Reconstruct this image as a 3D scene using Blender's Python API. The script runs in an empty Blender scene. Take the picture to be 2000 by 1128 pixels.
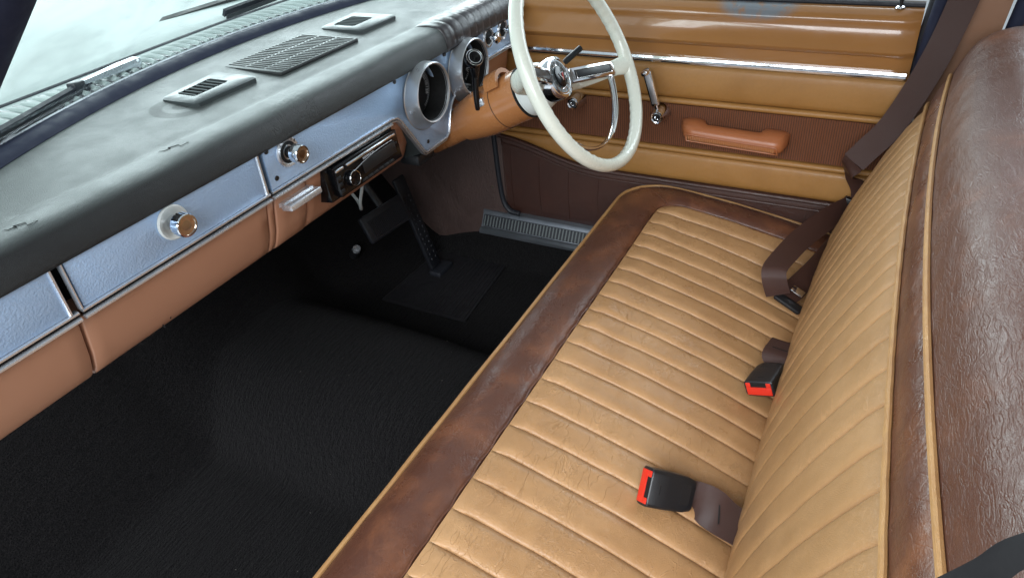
import bpy, bmesh, math, random
from mathutils import Vector, Matrix, noise
random.seed(7)
V = Vector
scene = bpy.context.scene
COL = scene.collection

# ------------------------------------------------------------------ camera
cam_d = bpy.data.cameras.new('camera'); cam = bpy.data.objects.new('camera', cam_d); COL.objects.link(cam)
cam_d.sensor_width = 36; cam_d.lens = 24.746; cam_d.clip_start = 0.02; cam_d.clip_end = 200
VX, VY, F = (877., -1018.), (-2956.009, -690.), 1374.77
ax = V((VX[0], VX[1], F)).normalized(); ay = V((VY[0], VY[1], F)).normalized(); az = ax.cross(ay)
right = V((ax.x, ay.x, az.x)); down = V((ax.y, ay.y, az.y)); fwd = V((ax.z, ay.z, az.z))
CAM = V((-0.88, 0.0, 1.16))
m = Matrix.Identity(4)
for i in range(3):
    m[i][0] = right[i]; m[i][1] = -down[i]; m[i][2] = -fwd[i]; m[i][3] = CAM[i]
cam.matrix_world = m
scene.camera = cam
scene.cycles.max_bounces = 6; scene.cycles.diffuse_bounces = 3; scene.cycles.glossy_bounces = 3; scene.cycles.transmission_bounces = 4
scene.cycles.caustics_reflective = False; scene.cycles.caustics_refractive = False; scene.cycles.adaptive_threshold = .02

# ------------------------------------------------------------------ world, lamps, exposure
w = bpy.data.worlds.new('World'); scene.world = w; w.use_nodes = True
bg = w.node_tree.nodes['Background']; bg.inputs[0].default_value = (0.80, 0.90, 1.0, 1); bg.inputs[1].default_value = 0.65
scene.view_settings.view_transform = 'Standard'; scene.view_settings.look = 'None'
scene.view_settings.exposure = 0.06; scene.view_settings.gamma = 1; scene.view_settings.use_curve_mapping = False

def area(name, loc, target, sx, sy, power, col):
    l = bpy.data.lights.new(name, 'AREA'); l.shape = 'RECTANGLE'; l.size = sx; l.size_y = sy
    l.energy = power; l.color = col
    o = bpy.data.objects.new(name, l); COL.objects.link(o); o.location = loc
    o.rotation_euler = (V(target) - V(loc)).to_track_quat('-Z', 'Y').to_euler()
    return o
area('windscreen_daylight', (2.8, 4.8, 2.4), (0.0, 0.9, 0.8), 6.0, 2.6, 430, (0.86, 0.96, 1.0))
area('passenger_side_daylight', (-3.0, 0.2, 2.3), (0.2, 0.35, 0.4), 3.0, 1.8, 185, (0.92, 0.96, 1.0))
area('driver_side_daylight', (3.2, -0.9, 2.3), (0.3, -0.1, 0.6), 2.8, 1.6, 110, (0.86, 0.92, 1.0))

# ------------------------------------------------------------------ materials
MATS = {}
class NT:
    def __init__(s, name):
        s.m = bpy.data.materials.new(name); s.m.use_nodes = True
        s.t = s.m.node_tree; s.b = s.t.nodes['Principled BSDF']; MATS[name] = s.m
        s.geo = s.t.nodes.new('ShaderNodeNewGeometry')
        s.pos = s.geo.outputs['Position']
    def n(s, typ, **kw):
        x = s.t.nodes.new(typ)
        for k, v in kw.items():
            if k.startswith('i_'):
                key = k[2:]; key = int(key) if key.isdigit() else key.replace('_', ' ')
                if hasattr(v, 'is_output'): s.t.links.new(v, x.inputs[key])
                else: x.inputs[key].default_value = v
            else: setattr(x, k, v)
        return x
    def link(s, a, b): s.t.links.new(a, b)
    def noise(s, scale, detail=3, rough=.5, vec=None, dist=0):
        x = s.n('ShaderNodeTexNoise', i_Scale=scale, i_Detail=detail, i_Roughness=rough, i_Distortion=dist)
        s.link(vec or s.pos, x.inputs['Vector']); return x.outputs['Fac']
    def scaled(s, sx, sy, sz):
        x = s.n('ShaderNodeMapping'); s.link(s.pos, x.inputs['Vector']); x.inputs['Scale'].default_value = (sx, sy, sz); return x.outputs[0]
    def warped(s, amt, scale, vec=None):
        nz = s.n('ShaderNodeTexNoise', i_Scale=scale, i_Detail=2.0); s.link(vec or s.pos, nz.inputs['Vector'])
        mm = s.n('ShaderNodeVectorMath', operation='MULTIPLY_ADD'); s.link(nz.outputs['Color'], mm.inputs[0])
        mm.inputs[1].default_value = (amt,) * 3; s.link(vec or s.pos, mm.inputs[2]); return mm.outputs[0]
    def edge(s, scale, vec, hi):
        x = s.n('ShaderNodeTexVoronoi', feature='DISTANCE_TO_EDGE', i_Scale=scale); s.link(vec, x.inputs['Vector'])
        return s.ramp(x.outputs['Distance'], 0, hi)
    def ramp(s, fac, a, b, lo=0., hi=1.):
        x = s.n('ShaderNodeMapRange', clamp=True, interpolation_type='SMOOTHSTEP'); s.link(fac, x.inputs[0])
        for i, v in enumerate((a, b, lo, hi)): x.inputs[i + 1].default_value = v
        return x.outputs[0]
    def math(s, op, a, b=0., c=None):
        x = s.n('ShaderNodeMath', operation=op)
        for i, v in enumerate((a, b, c)):
            if v is None: continue
            if hasattr(v, 'is_output'): s.link(v, x.inputs[i])
            else: x.inputs[i].default_value = v
        return x.outputs[0]
    def mix(s, fac, a, b):
        x = s.n('ShaderNodeMix', data_type='RGBA')
        for key, v in ((0, fac), (6, a), (7, b)):
            if hasattr(v, 'is_output'): s.link(v, x.inputs[key])
            else: x.inputs[key].default_value = (*v, 1) if isinstance(v, tuple) and len(v) == 3 else v
        return x.outputs[2]
    def base(s, c):
        if hasattr(c, 'is_output'): s.link(c, s.b.inputs['Base Color'])
        else: s.b.inputs['Base Color'].default_value = (*c, 1)
    def rough(s, r):
        if hasattr(r, 'is_output'): s.link(r, s.b.inputs['Roughness'])
        else: s.b.inputs['Roughness'].default_value = r
    def bump(s, h, dist, strength=1., prev=None):
        x = s.n('ShaderNodeBump', i_Distance=dist, i_Strength=strength); s.link(h, x.inputs['Height'])
        if prev: s.link(prev, x.inputs['Normal'])
        s.link(x.outputs[0], s.b.inputs['Normal']); return x.outputs[0]
    def blob(s, c, r, fall, sc=(1, 1, 1)):
        sub = s.n('ShaderNodeVectorMath', operation='SUBTRACT'); s.link(s.pos, sub.inputs[0]); sub.inputs[1].default_value = c
        mul = s.n('ShaderNodeVectorMath', operation='MULTIPLY'); s.link(sub.outputs[0], mul.inputs[0]); mul.inputs[1].default_value = sc
        ln = s.n('ShaderNodeVectorMath', operation='LENGTH'); s.link(mul.outputs[0], ln.inputs[0])
        return s.ramp(ln.outputs['Value'], r, r + fall, 1, 0), ln.outputs['Value']

def plain(name, c, rough=.4, metal=0., coat=0., noise_amt=0.12, bump=None, wear=True, spec=None):
    t = NT(name)
    f = t.noise(14, 4, .6)
    d = tuple(max(0, x * (1 - noise_amt)) for x in c); e = tuple(min(1, x * (1 + noise_amt)) for x in c)
    t.base(t.mix(f, d, e)); t.b.inputs['Metallic'].default_value = metal
    if wear: t.rough(t.ramp(t.noise(30, 5, .65), .3, .75, max(.02, rough * .8), min(1, rough * 1.25)))
    else: t.rough(rough)
    if coat: t.b.inputs['Coat Weight'].default_value = coat
    if spec is not None: t.b.inputs['Specular IOR Level'].default_value = spec
    if bump: t.bump(t.noise(bump[0], 3, .6), bump[1])
    return t

def leather(name, c1, c2, rough, mott=9., wrinkle=0., grain=.00014, crinkle=None, mot_lo=.35, mot_hi=.7):
    t = NT(name)
    f = t.ramp(t.noise(mott, 5, .62, dist=.4), mot_lo, mot_hi)
    col = t.mix(f, c1, c2)
    fine = t.noise(160, 3, .6)
    col = t.mix(t.ramp(fine, .35, .7, 0, .10), col, tuple(x * .62 for x in c1))
    g = t.edge(420, t.warped(.004, 90), .12)
    nrm = t.bump(g, grain)
    nrm = t.bump(t.noise(60, 4, .6), .0008, .4, nrm)
    if wrinkle:
        def crease(sx, sy, sz, w_, dist):
            nn = t.noise(1.0, 2.5, .55, t.scaled(sx, sy, sz), dist)
            return t.ramp(t.math('ABSOLUTE', t.math('SUBTRACT', nn, .5)), 0, w_, 1, 0)
        e = crease(16, 46, 46, .012, .8); e2 = crease(42, 85, 85, .02, 1.2); e3 = crease(60, 30, 30, .014, .8)
        msk = t.ramp(t.noise(7, 2, .5), .44, .60); msk2 = t.ramp(t.noise(11, 2, .5, t.scaled(1.3, 1, 1)), .46, .62)
        h = t.math('MULTIPLY', e, msk); h2 = t.math('MULTIPLY', t.math('MAXIMUM', e2, e3), msk2)
        hh = t.math('MAXIMUM', h, t.math('MULTIPLY', h2, .6))
        nrm = t.bump(hh, wrinkle, 1, nrm)
        col = t.mix(t.math('MULTIPLY', hh, .5), col, tuple(min(1, x * 1.4 + .02) for x in c1))
    if crinkle:
        a, b_, s_, amt = crinkle
        sv = t.scaled(a, b_, s_)
        rid = lambda vv, sc, w_: t.ramp(t.math('ABSOLUTE', t.math('SUBTRACT', t.noise(sc, 2, .5, vv, .9), .5)), 0, w_)
        cm = t.ramp(t.noise(5, 2, .5), .3, .65, .25, 1.)
        nrm = t.bump(t.math('MULTIPLY', cm, t.math('ADD', rid(sv, 1., .09), t.math('MULTIPLY', rid(sv, 2.1, .10), .45))), amt, 1, nrm)
    t.base(col)
    t.rough(t.ramp(t.noise(24, 4, .6), .3, .7, rough * .85, min(1, rough * 1.2)))
    return t

leather('tan_leather', (.44, .240, .104), (.53, .302, .138), .30, 8, wrinkle=.0005)
leather('tan_back_leather', (.40, .220, .094), (.47, .266, .120), .36, 6, wrinkle=.0002)
leather('brown_leather', (.105, .042, .026), (.20, .078, .038), .30, 11, grain=.00007, crinkle=(38, 46, 46, .00026), mot_lo=.42, mot_hi=.72)
leather('brown_top_leather', (.100, .040, .026), (.17, .066, .036), .36, 9, grain=.00007, crinkle=(42, 120, 120, .00028), mot_lo=.5, mot_hi=.8)
leather('piping_tan', (.42, .22, .085), (.50, .28, .11), .38, 20)
leather('door_tan', (.35, .165, .042), (.42, .208, .060), .36, 5, grain=.00015)
leather('door_brown', (.050, .019, .013), (.068, .026, .017), .38, 8, grain=.0002)
plain('ribbed_brown', (.20, .075, .035), .45)
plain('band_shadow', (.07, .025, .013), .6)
leather('kick_brown', (.075, .048, .042), (.095, .060, .052), .5, 12, crinkle=(25, 60, 25, .0005))
plain('dash_tan', (.48, .235, .14), .38, coat=.15, noise_amt=.05)
t = plain('door_paint', (.36, .165, .052), .22, coat=.5, noise_amt=.05)
bl, _ = t.blob((.70, .275, .785), .030, .022, (0.0, .55, 1.35))
old = t.b.inputs['Base Color'].links[0].from_socket
ed = t.math('MULTIPLY', bl, t.ramp(t.noise(50, 4), .2, .55))
t.base(t.mix(ed, old, (.20, .22, .24)))
plain('column_tan', (.40, .165, .060), .25, coat=.4, noise_amt=.05)
plain('armrest_tan', (.40, .135, .050), .36, noise_amt=.05, bump=(300, .0002))
# dash pad: black vinyl, greyer where it faces up, with a ring stain and grain
t = NT('dash_vinyl')
col = t.mix(t.ramp(t.noise(5, 4, .6), .3, .75), (.008, .009, .0095), (.016, .018, .018))
sx = t.n('ShaderNodeSeparateXYZ'); t.link(t.geo.outputs['Normal'], sx.inputs[0])      # greyer where the normal points up
top_grey = t.math('MULTIPLY', t.ramp(sx.outputs['Z'], .55, .97), t.ramp(t.noise(4, 4, .6), .2, .8, .55, 1.0))
col = t.mix(top_grey, col, (.082, .094, .090))
_, rad = t.blob((-.158, 1.0, .80), 1, 1)
ring = t.math('MULTIPLY', t.ramp(rad, .026, .031), t.ramp(rad, .046, .051, 1, 0))
disc = t.ramp(rad, .012, .016, 1, 0)
col = t.mix(t.math('MULTIPLY', t.math('MAXIMUM', ring, disc), .45), col, (.018, .02, .02))
t.base(col)
t.rough(t.math('ADD', t.ramp(t.noise(18, 5, .65), .3, .7, .42, .52), t.math('MULTIPLY', t.math('MAXIMUM', ring, disc), .08)))
t.b.inputs['Specular IOR Level'].default_value = .55
nrm = t.bump(t.edge(500, t.warped(.004, 90), .15), .00018)
nn = t.noise(1., 2.5, .55, t.scaled(70, 22, 22), .8); wv = t.ramp(t.math('ABSOLUTE', t.math('SUBTRACT', nn, .5)), 0, .03)
t.bump(t.math('MULTIPLY', wv, t.ramp(t.noise(7, 2), .52, .68)), .0004, 1, nrm)
plain('hood_wrap', (.026, .021, .023), .40, bump=(60, .0015), spec=.6)
plain('vent_plastic', (.045, .054, .055), .42, bump=(300, .0003), spec=.6)
plain('slat_plastic', (.13, .15, .15), .4)
plain('black_plastic', (.012, .013, .015), .38)
plain('black_rubber', (.014, .016, .022), .55, bump=(200, .0004))
plain('navy_rubber', (.018, .022, .045), .65, spec=.25)
plain('dial_black', (.012, .014, .018), .45, spec=.3)
plain('deep_black', (.004, .004, .004), .8)
plain('gloss_black', (.004, .004, .005), .16, spec=.35)
# silver fascia
t = NT('silver_fascia')
t.base(t.mix(t.noise(40, 3), (.42, .62, .92), (.50, .70, .97))); t.b.inputs['Metallic'].default_value = .45
t.rough(.36); nrm = t.bump(t.noise(380, 2, .5), .0011, .8)
t.bump(t.noise(9, 2), .004, .25, nrm)
plain('brushed_metal', (.62, .64, .67), .34, .8, bump=(220, .0003), noise_amt=.2)
plain('sill_metal', (.34, .37, .41), .34, .9, noise_amt=.25, bump=(150, .0003))
plain('chrome', (.80, .81, .83), .10, 1., noise_amt=.06)
plain('worn_chrome', (.72, .75, .79), .28, .75, noise_amt=.15, bump=(150, .0002))
plain('tan_tinted_chrome', (.66, .54, .42), .22, .95)  # chrome; the tan reflected in it is put into the base colour
plain('ivory', (.78, .81, .71), .28, coat=.3, noise_amt=.05)
plain('cream_white', (.70, .74, .72), .35)
plain('body_white', (.38, .45, .43), .55, noise_amt=.01, spec=.2, wear=False)
plain('garage_floor', (.45, .47, .48), .5)
t = NT('carpet'); t.base(t.mix(t.ramp(t.noise(330, 3, .75), .35, .7), (.003, .003, .0034), (.016, .0145, .015))); t.rough(.95)
t.b.inputs['Specular IOR Level'].default_value = .08
t.b.inputs['Sheen Weight'].default_value = .035; t.b.inputs['Sheen Roughness'].default_value = .5
nrm = t.bump(t.noise(300, 3, .7), .006); t.bump(t.noise(80, 3, .6, t.scaled(.35, 1.8, 1)), .006, .8, nrm)
plain('mat_rubber', (.013, .0125, .0145), .55, bump=(250, .0005))
plain('pedal_rubber', (.012, .013, .017), .5, bump=(250, .0004))
t = NT('webbing'); 
wv = t.n('ShaderNodeTexWave', bands_direction='DIAGONAL', i_Scale=420., i_Distortion=.3); t.link(t.pos, wv.inputs['Vector'])
t.base(t.mix(wv.outputs['Fac'], (.052, .024, .019), (.082, .040, .032))); t.rough(.38); t.b.inputs['Specular IOR Level'].default_value = .5
t.bump(wv.outputs['Fac'], .0003)
plain('webbing_black', (.010, .010, .011), .6)
plain('buckle_plastic', (.012, .014, .017), .35, bump=(500, .0002))
plain('red_plastic', (.75, .035, .018), .35, noise_amt=.05)
plain('lint', (.16, .15, .13), .8)
plain('white_print', (.62, .66, .70), .5)
plain('amber_print', (.45, .45, .47), .4)
plain('red_enamel', (.50, .02, .02), .25)
plain('tan_pillar', (.30, .16, .095), .4)
plain('headliner_cloth', (.45, .43, .40), .8)
t = NT('glass')
t.t.nodes.remove(t.b)
tr = t.n('ShaderNodeBsdfTransparent'); tr.inputs[0].default_value = (.93, .97, .96, 1)
gl = t.n('ShaderNodeBsdfGlossy', i_Roughness=.02); lw = t.n('ShaderNodeLayerWeight', i_Blend=.5)
frf = t.math('MULTIPLY_ADD', t.math('POWER', lw.outputs['Facing'], 5), .45, .025)
ms = t.n('ShaderNodeMixShader'); t.link(frf, ms.inputs[0]); t.link(tr.outputs[0], ms.inputs[1]); t.link(gl.outputs[0], ms.inputs[2])
df = t.n('ShaderNodeBsdfDiffuse'); df.inputs[0].default_value = (.75, .78, .78, 1)
smear = t.ramp(t.noise(3.2, 5, .62, t.scaled(1, 1, 2.4), 1.2), .42, .75, .0, .16)
ms2 = t.n('ShaderNodeMixShader'); t.link(smear, ms2.inputs[0]); t.link(ms.outputs[0], ms2.inputs[1]); t.link(df.outputs[0], ms2.inputs[2])
t.link(ms2.outputs[0], t.t.nodes['Material Output'].inputs[0])

# ------------------------------------------------------------------ mesh helpers
def thing(name, label, cat, base=(0, 0, 0), group=None, kind=None):
    o = bpy.data.objects.new(name, None); COL.objects.link(o); o.location = base; o.empty_display_size = .05
    o['label'] = label; o['category'] = cat
    if group: o['group'] = group
    if kind: o['kind'] = kind
    o['org'] = list(base)
    return o
ORG = {}
def org_of(p):
    o = V((0, 0, 0))
    while p is not None:
        o += p.location; p = p.parent
    return o
def add(name, verts, faces, mat, parent=None, smooth=True, sharp=None, label=None, kind=None, cat=None, group=None, base=None):
    me = bpy.data.meshes.new(name)
    off = org_of(parent) if parent else V(base or (0, 0, 0))
    me.from_pydata([tuple(V(v) - off) for v in verts], [], faces)
    bm = bmesh.new(); bm.from_mesh(me); bmesh.ops.recalc_face_normals(bm, faces=bm.faces); bm.to_mesh(me); bm.free()
    if smooth:
        me.polygons.foreach_set('use_smooth', [True] * len(me.polygons))
        me.set_sharp_from_angle(angle=math.radians(sharp or 40))
    me.materials.append(MATS[mat])
    o = bpy.data.objects.new(name, me); COL.objects.link(o)
    if parent: o.parent = parent
    else: o.location = off
    if label: o['label'] = label
    if kind: o['kind'] = kind
    if cat: o['category'] = cat
    if group: o['group'] = group
    return o
def loft(rings, closed=True, cap=True, loop=False):
    n = len(rings[0]); vs = [p for r in rings for p in r]; fs = []
    k = len(rings)
    for i in range(k if loop else k - 1):
        a = i * n; b = ((i + 1) % k) * n
        for j in range(n if closed else n - 1):
            j2 = (j + 1) % n
            fs.append((a + j, a + j2, b + j2, b + j))
    if cap and not loop and closed:
        fs.append(tuple(range(n - 1, -1, -1))); fs.append(tuple((k - 1) * n + j for j in range(n)))
    return vs, fs
def merge(*parts):
    vs, fs = [], []
    for v, f in parts:
        o = len(vs); vs += list(v); fs += [tuple(i + o for i in q) for q in f]
    return vs, fs
def frames(path, up=None):
    ts = []
    for i in range(len(path)):
        a = V(path[max(0, i - 1)]); b = V(path[min(len(path) - 1, i + 1)]); ts.append((b - a).normalized())
    u = V(up) if up else (V((0, 0, 1)) if abs(ts[0].z) < .9 else V((1, 0, 0)))
    out = []
    for t in ts:
        u = (u - t * u.dot(t)).normalized(); out.append((t, u, t.cross(u)))
    return out
def tube(path, r, n=10, loop=False, cap=True):
    rings = []
    if loop:
        p2 = [path[-1]] + list(path) + [path[0]]; fr = frames(p2)[1:-1]
    else: fr = frames(path)
    for i, p in enumerate(path):
        t, u, s = fr[i]; rr = r(i / max(1, len(path) - 1)) if callable(r) else r
        rings.append([V(p) + u * math.cos(a) * rr + s * math.sin(a) * rr for a in [2 * math.pi * k / n for k in range(n)]])
    return loft(rings, True, cap, loop)
def strip(path, wdirs, width, thick):
    """belt-like ribbon: path centre points, width direction for each point"""
    rings = []; n = len(path)
    for i in range(n):
        a = V(path[max(0, i - 1)]); b = V(path[min(n - 1, i + 1)]); t = (b - a).normalized()
        wd = V(wdirs[i]); wd = (wd - t * wd.dot(t)).normalized(); nn = t.cross(wd)
        wv = width(i / (n - 1)) if callable(width) else width
        p = V(path[i]); h = thick / 2
        ring = []
        for q, s in ((-.5, -1), (-.25, -1), (0, -1), (.25, -1), (.5, -1), (.5, 1), (.25, 1), (0, 1), (-.25, 1), (-.5, 1)):
            ring.append(p + wd * q * wv + nn * s * h)
        rings.append(ring)
    return loft(rings)
def lathe(prof, o, d, n=32, up=None):
    """prof: (radius, distance along d)"""
    d = V(d).normalized(); u = V(up) if up else (V((0, 0, 1)) if abs(d.z) < .9 else V((1, 0, 0)))
    u = (u - d * u.dot(d)).normalized(); s = d.cross(u); o = V(o)
    rings = [[o + d * h + u * math.cos(a) * r + s * math.sin(a) * r for a in [2 * math.pi * k / n for k in range(n)]] for r, h in prof]
    return loft(rings)
def box(c, s, rot=None, bev=0.0, seg=2):
    bm = bmesh.new(); bmesh.ops.create_cube(bm, size=1)
    bmesh.ops.scale(bm, vec=s, verts=bm.verts)
    if bev: bmesh.ops.bevel(bm, geom=bm.edges[:], offset=bev, segments=seg, profile=.5, affect='EDGES')
    M = Matrix.Translation(V(c)) @ (rot.to_4x4() if rot else Matrix.Identity(4))
    bm.transform(M); bm.verts.ensure_lookup_table()
    r = ([v.co.copy() for v in bm.verts], [tuple(v.index for v in f.verts) for f in bm.faces]); bm.free(); return r
def prism(poly, f0, f1, bev=0):
    """poly of 2d points; f0,f1 map (a,b)->3d for the two faces"""
    r0 = [V(f0(*p)) for p in poly]; r1 = [V(f1(*p)) for p in poly]
    if not bev: return loft([r0, r1])
    bm = bmesh.new(); v0 = [bm.verts.new(p) for p in r0]; v1 = [bm.verts.new(p) for p in r1]
    n = len(poly); bm.faces.new(v0[::-1]); top = bm.faces.new(v1)
    for i in range(n): bm.faces.new((v0[i], v0[(i + 1) % n], v1[(i + 1) % n], v1[i]))
    bmesh.ops.bevel(bm, geom=top.edges[:], offset=bev, segments=2, profile=.5, affect='EDGES')
    bm.verts.ensure_lookup_table(); bm.verts.index_update()
    r = ([v.co.copy() for v in bm.verts], [tuple(v.index for v in f.verts) for f in bm.faces]); bm.free(); return r
def crom(pts, n):
    """catmull-rom resample through points"""
    pts = [V(p) for p in pts]; out = []
    P = [pts[0] * 2 - pts[1]] + pts + [pts[-1] * 2 - pts[-2]]
    for i in range(1, len(P) - 2):
        for k in range(n):
            t = k / n; a, b, c, d = P[i - 1], P[i], P[i + 1], P[i + 2]
            out.append(.5 * ((2 * b) + (c - a) * t + (2 * a - 5 * b + 4 * c - d) * t * t + (3 * b - a - 3 * c + d) * t ** 3))
    out.append(pts[-1]); return out
def sstep(a, b, x):
    t = max(0., min(1., (x - a) / (b - a))); return t * t * (3 - 2 * t)
def text_mesh(s, size, mat4, thick=.0004):
    cu = bpy.data.curves.new('txt', 'FONT'); cu.body = s; cu.size = size; cu.extrude = thick; cu.align_x = 'CENTER'; cu.align_y = 'CENTER'
    cu.resolution_u = 2
    o = bpy.data.objects.new('txt', cu); COL.objects.link(o)
    dg = bpy.context.evaluated_depsgraph_get(); me = bpy.data.meshes.new_from_object(o.evaluated_get(dg))
    vs = [mat4 @ v.co for v in me.vertices]; fs = [tuple(p.vertices) for p in me.polygons]
    bpy.data.objects.remove(o); bpy.data.curves.remove(cu); bpy.data.meshes.remove(me); return vs, fs
def basis(o, x, y):
    x = V(x).normalized(); y = (V(y) - x * V(y).dot(x)).normalized(); z = x.cross(y)
    M = Matrix.Identity(4)
    for i in range(3): M[i][0] = x[i]; M[i][1] = y[i]; M[i][2] = z[i]; M[i][3] = o[i]
    return M

# ------------------------------------------------------------------ setting: floor, ground outside
def tun(x, y):
    h = .165 - .03 * sstep(1.0, .5, y)
    q = max(0., 1 - ((x + .0) / .27) ** 2)
    return h * (q * q * (3 - 2 * q)) ** .9
def floor_z(x, y):
    z = .03 + tun(x, y)
    toe = max(0., (y - 1.14)) * 1.15
    toe = toe - .02 * (1 - math.exp(-toe / .02)) if toe > 0 else 0
    side = .10 * sstep(.64, .70, abs(x)) * sstep(1.3, .9, y) * 1.0
    return max(z, .03 + toe + tun(x, y) * .5) + side
xs = [-.705 + 1.41 * i / 70 for i in range(71)]; ys = [-1.05 + 2.50 * i / 110 for i in range(111)]
top = [[V((x, y, floor_z(x, y) + .003 * noise.noise(V((x * 9, y * 9, 0))))) for x in xs] for y in ys]
rings = [r + [p - V((0, 0, .02)) for p in r[::-1]] for r in top]
add('floor', *loft(rings), 'carpet', kind='structure', label='black carpet with centre tunnel hump in the footwell')
add('ground', *box((0, 0, -.30), (60, 60, .04)), 'garage_floor', kind='structure', smooth=False, label='pale garage floor outside the car')

# ------------------------------------------------------------------ bench seat
seat = thing('bench_seat', 'tan and brown pleated leather front bench seat', 'seat', (0, .2, .05))
SEAMS = [-.690 + .0, -.655, -.600, -.543, -.487, -.432, -.373, -.315, -.256, -.197, -.138, -.079, -.024, .028, .083, .136, .188, .240, .292, .343, .393, .446, .498, .552, .601]
SEAMS = SEAMS[2:]
XO, XI, YF, YI = .690, .601, .527, .420
def zc(x, y):
    d = YI - y
    k = 1 - .48 * sstep(.44, .66, abs(x))
    if d <= 0: return .358 + d * .02
    return .358 - k * (.17 * d + .36 * d * d)
def yfront(x):
    r = .055; e = abs(x) - (XI - r)
    if e <= 0: return YI
    e = min(e, r * .999)
    return YI - r * (1 - math.sqrt(1 - (e / r) ** 2))
cush = add('cushion_base', *box((0, .22, .17), (1.30, .54, .13), bev=.03), 'door_brown', seat)
def pleat_top(x0, x1, nx=12, ny=46):
    rings = []
    for j in range(ny + 1):
        v = j / ny
        top = []; 
        for i in range(nx + 1):
            u = i / nx; x = x0 + (x1 - x0) * u
            yf = yfront(x); y = yf - (yf + .015) * v
            dist = yf - y
            q = abs(2 * u - 1); prof = 1 - q ** 5
            puff = sstep(-.004, .030, dist) * (1 + .45 * math.exp(-((dist - .03) / .03) ** 2))
            h = .0050 * prof * puff
            if abs(x) > XI - .03 and q > .0: h *= 1
            z = zc(x, y) - .003 + h + .0016 * noise.noise(V((x * 14, y * 16, 3.1))) + .0007 * noise.noise(V((x * 50, y * 34, 9)))
            top.append(V((x, y, z)))
        rings.append(top + [V((x1, top[-1].y, top[-1].z - .03)), V((x0, top[0].y, top[0].z - .03))])
    return loft(rings)
for i in range(len(SEAMS) - 1):
    add('pleat', *pleat_top(SEAMS[i] + .0002, SEAMS[i + 1] - .0002), 'tan_leather', cush, sharp=70)
# border round front and sides
def upath(xo, yf, r, n=14):
    p = [(xo, -.02 + (yf - r + .02) * k / 16) for k in range(16)]
    p += [(xo - r + r * math.cos(a), yf - r + r * math.sin(a)) for a in [math.pi / 2 * k / n for k in range(n + 1)]]
    nn = 70
    p += [(xo - r - 2 * (xo - r) * k / nn, yf) for k in range(1, nn)]
    p += [(-x, y) for x, y in reversed(p[:16 + n + 1])]
    return p
UO = upath(XO, YF, .095); UI = upath(XI, YI, .055)
def scal(x, y):
    if y < YI - .02: return 0
    for a, b in zip(SEAMS, SEAMS[1:]):
        if a <= x <= b:
            u = (x - a) / (b - a); return .0035 * (1 - (2 * u - 1) ** 2)
    return 0
rings = []
for k, (o, i_) in enumerate(zip(UO, UI)):
    zo = zc(o[0] * .97, min(o[1], YI)) - .010; zi = zc(i_[0], i_[1]) - .001
    ring = [V((o[0] * .985, o[1] - .006, .12)), V((o[0], o[1], zo - .06)), V((o[0] + (0), o[1], zo - .012))]
    sc = scal(*i_)
    for q in range(15):
        s = q / 14
        x = o[0] + (i_[0] - o[0]) * s; y = o[1] + (i_[1] + sc - o[1]) * s
        bul = .014 * math.sin(math.pi * s) ** .8 - .002 * (s > .97)
        z = zo + (zi - zo) * s + bul + .0014 * noise.noise(V((x * 18, y * 22, 5))) + .0008 * noise.noise(V((x * 60, y * 40, 1)))
        ring.append(V((x, y, z)))
    ring += [V((i_[0], i_[1] + sc, zi - .012)), V((i_[0], i_[1], .12))]
    rings.append(ring)
add('cushion_border', *loft(rings), 'brown_leather', cush, sharp=60, label='brown leather border of the seat cushion')
pp = [V((o[0] * 1.001, o[1] + .001, zc(o[0] * .97, min(o[1], YI)) - .009 + .0012 * noise.noise(V((o[0] * 12, o[1] * 12, 0))))) for o in UO]
add('piping', *tube(pp, .0042, 8), 'piping_tan', cush)
pi_ = [V((i_[0], i_[1] + scal(*i_) + .001, zc(*i_) - .0025)) for i_ in UI]
add('seam', *tube(pi_, .0018, 6), 'brown_leather', cush)
# mitre seam at the corner
a, b = V((UO[23][0], UO[23][1], 0)), V((UI[23][0], UI[23][1], 0))
mp = []
for q in range(12):
    s = q / 11; p = a.lerp(b, s); p.z = zc(.65, YI) - .010 + .010 * s + .0142 * math.sin(math.pi * s) ** .8; mp.append(p)
add('mitre_seam', *tube(mp, .0012, 6), 'brown_leather', cush)

# backrest
BP = [(.040, .16, .04, 0), (.060, .25, .04, 0), (.056, .32, .045, 0), (.040, .39, .05, 0), (.016, .465, .05, 0), (-.018, .55, .05, .005), (-.064, .647, .05, .012), (-.082, .704, .072, .016),
      (-.103, .757, .08, .022), (-.135, .789, .085, .032), (-.18, .803, .085, .045), (-.232, .79, .06, .05), (-.265, .74, .0, .05), (-.275, .6, -.02, .02), (-.26, .4, -.02, 0), (-.24, .16, 0, 0)]
def bsec(x, t):
    n = len(BP) - 1; t = max(0, min(n, t)); i = min(n - 1, int(t)); f = t - i
    g = lambda k: V(BP[max(0, min(n, k))])if 0 <= k <= n else V(BP[0])
    def g4(k, j): return BP[max(0, min(n, k))][j]
    r = []
    for j in range(4):
        a, b, c, d = g4(i - 1, j), g4(i, j), g4(i + 1, j), g4(i + 2, j)
        r.append(.5 * (2 * b + (c - a) * f + (2 * a - 5 * b + 4 * c - d) * f * f + (3 * b - a - 3 * c + d) * f ** 3))
    y, z, cc, zd = r
    X = x - .08
    y -= cc * X * X; z -= zd * x * x
    e = max(0., (abs(x) - .585) / .075); e = min(e, 1)
    rr = 1 - math.sqrt(max(0, 1 - (e * .98) ** 2))
    cy, czz = -.11, .45
    y = y + (cy - y) * rr * .35; z = z - (.03 * rr if z > .6 else 0)
    return y, z
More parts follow.
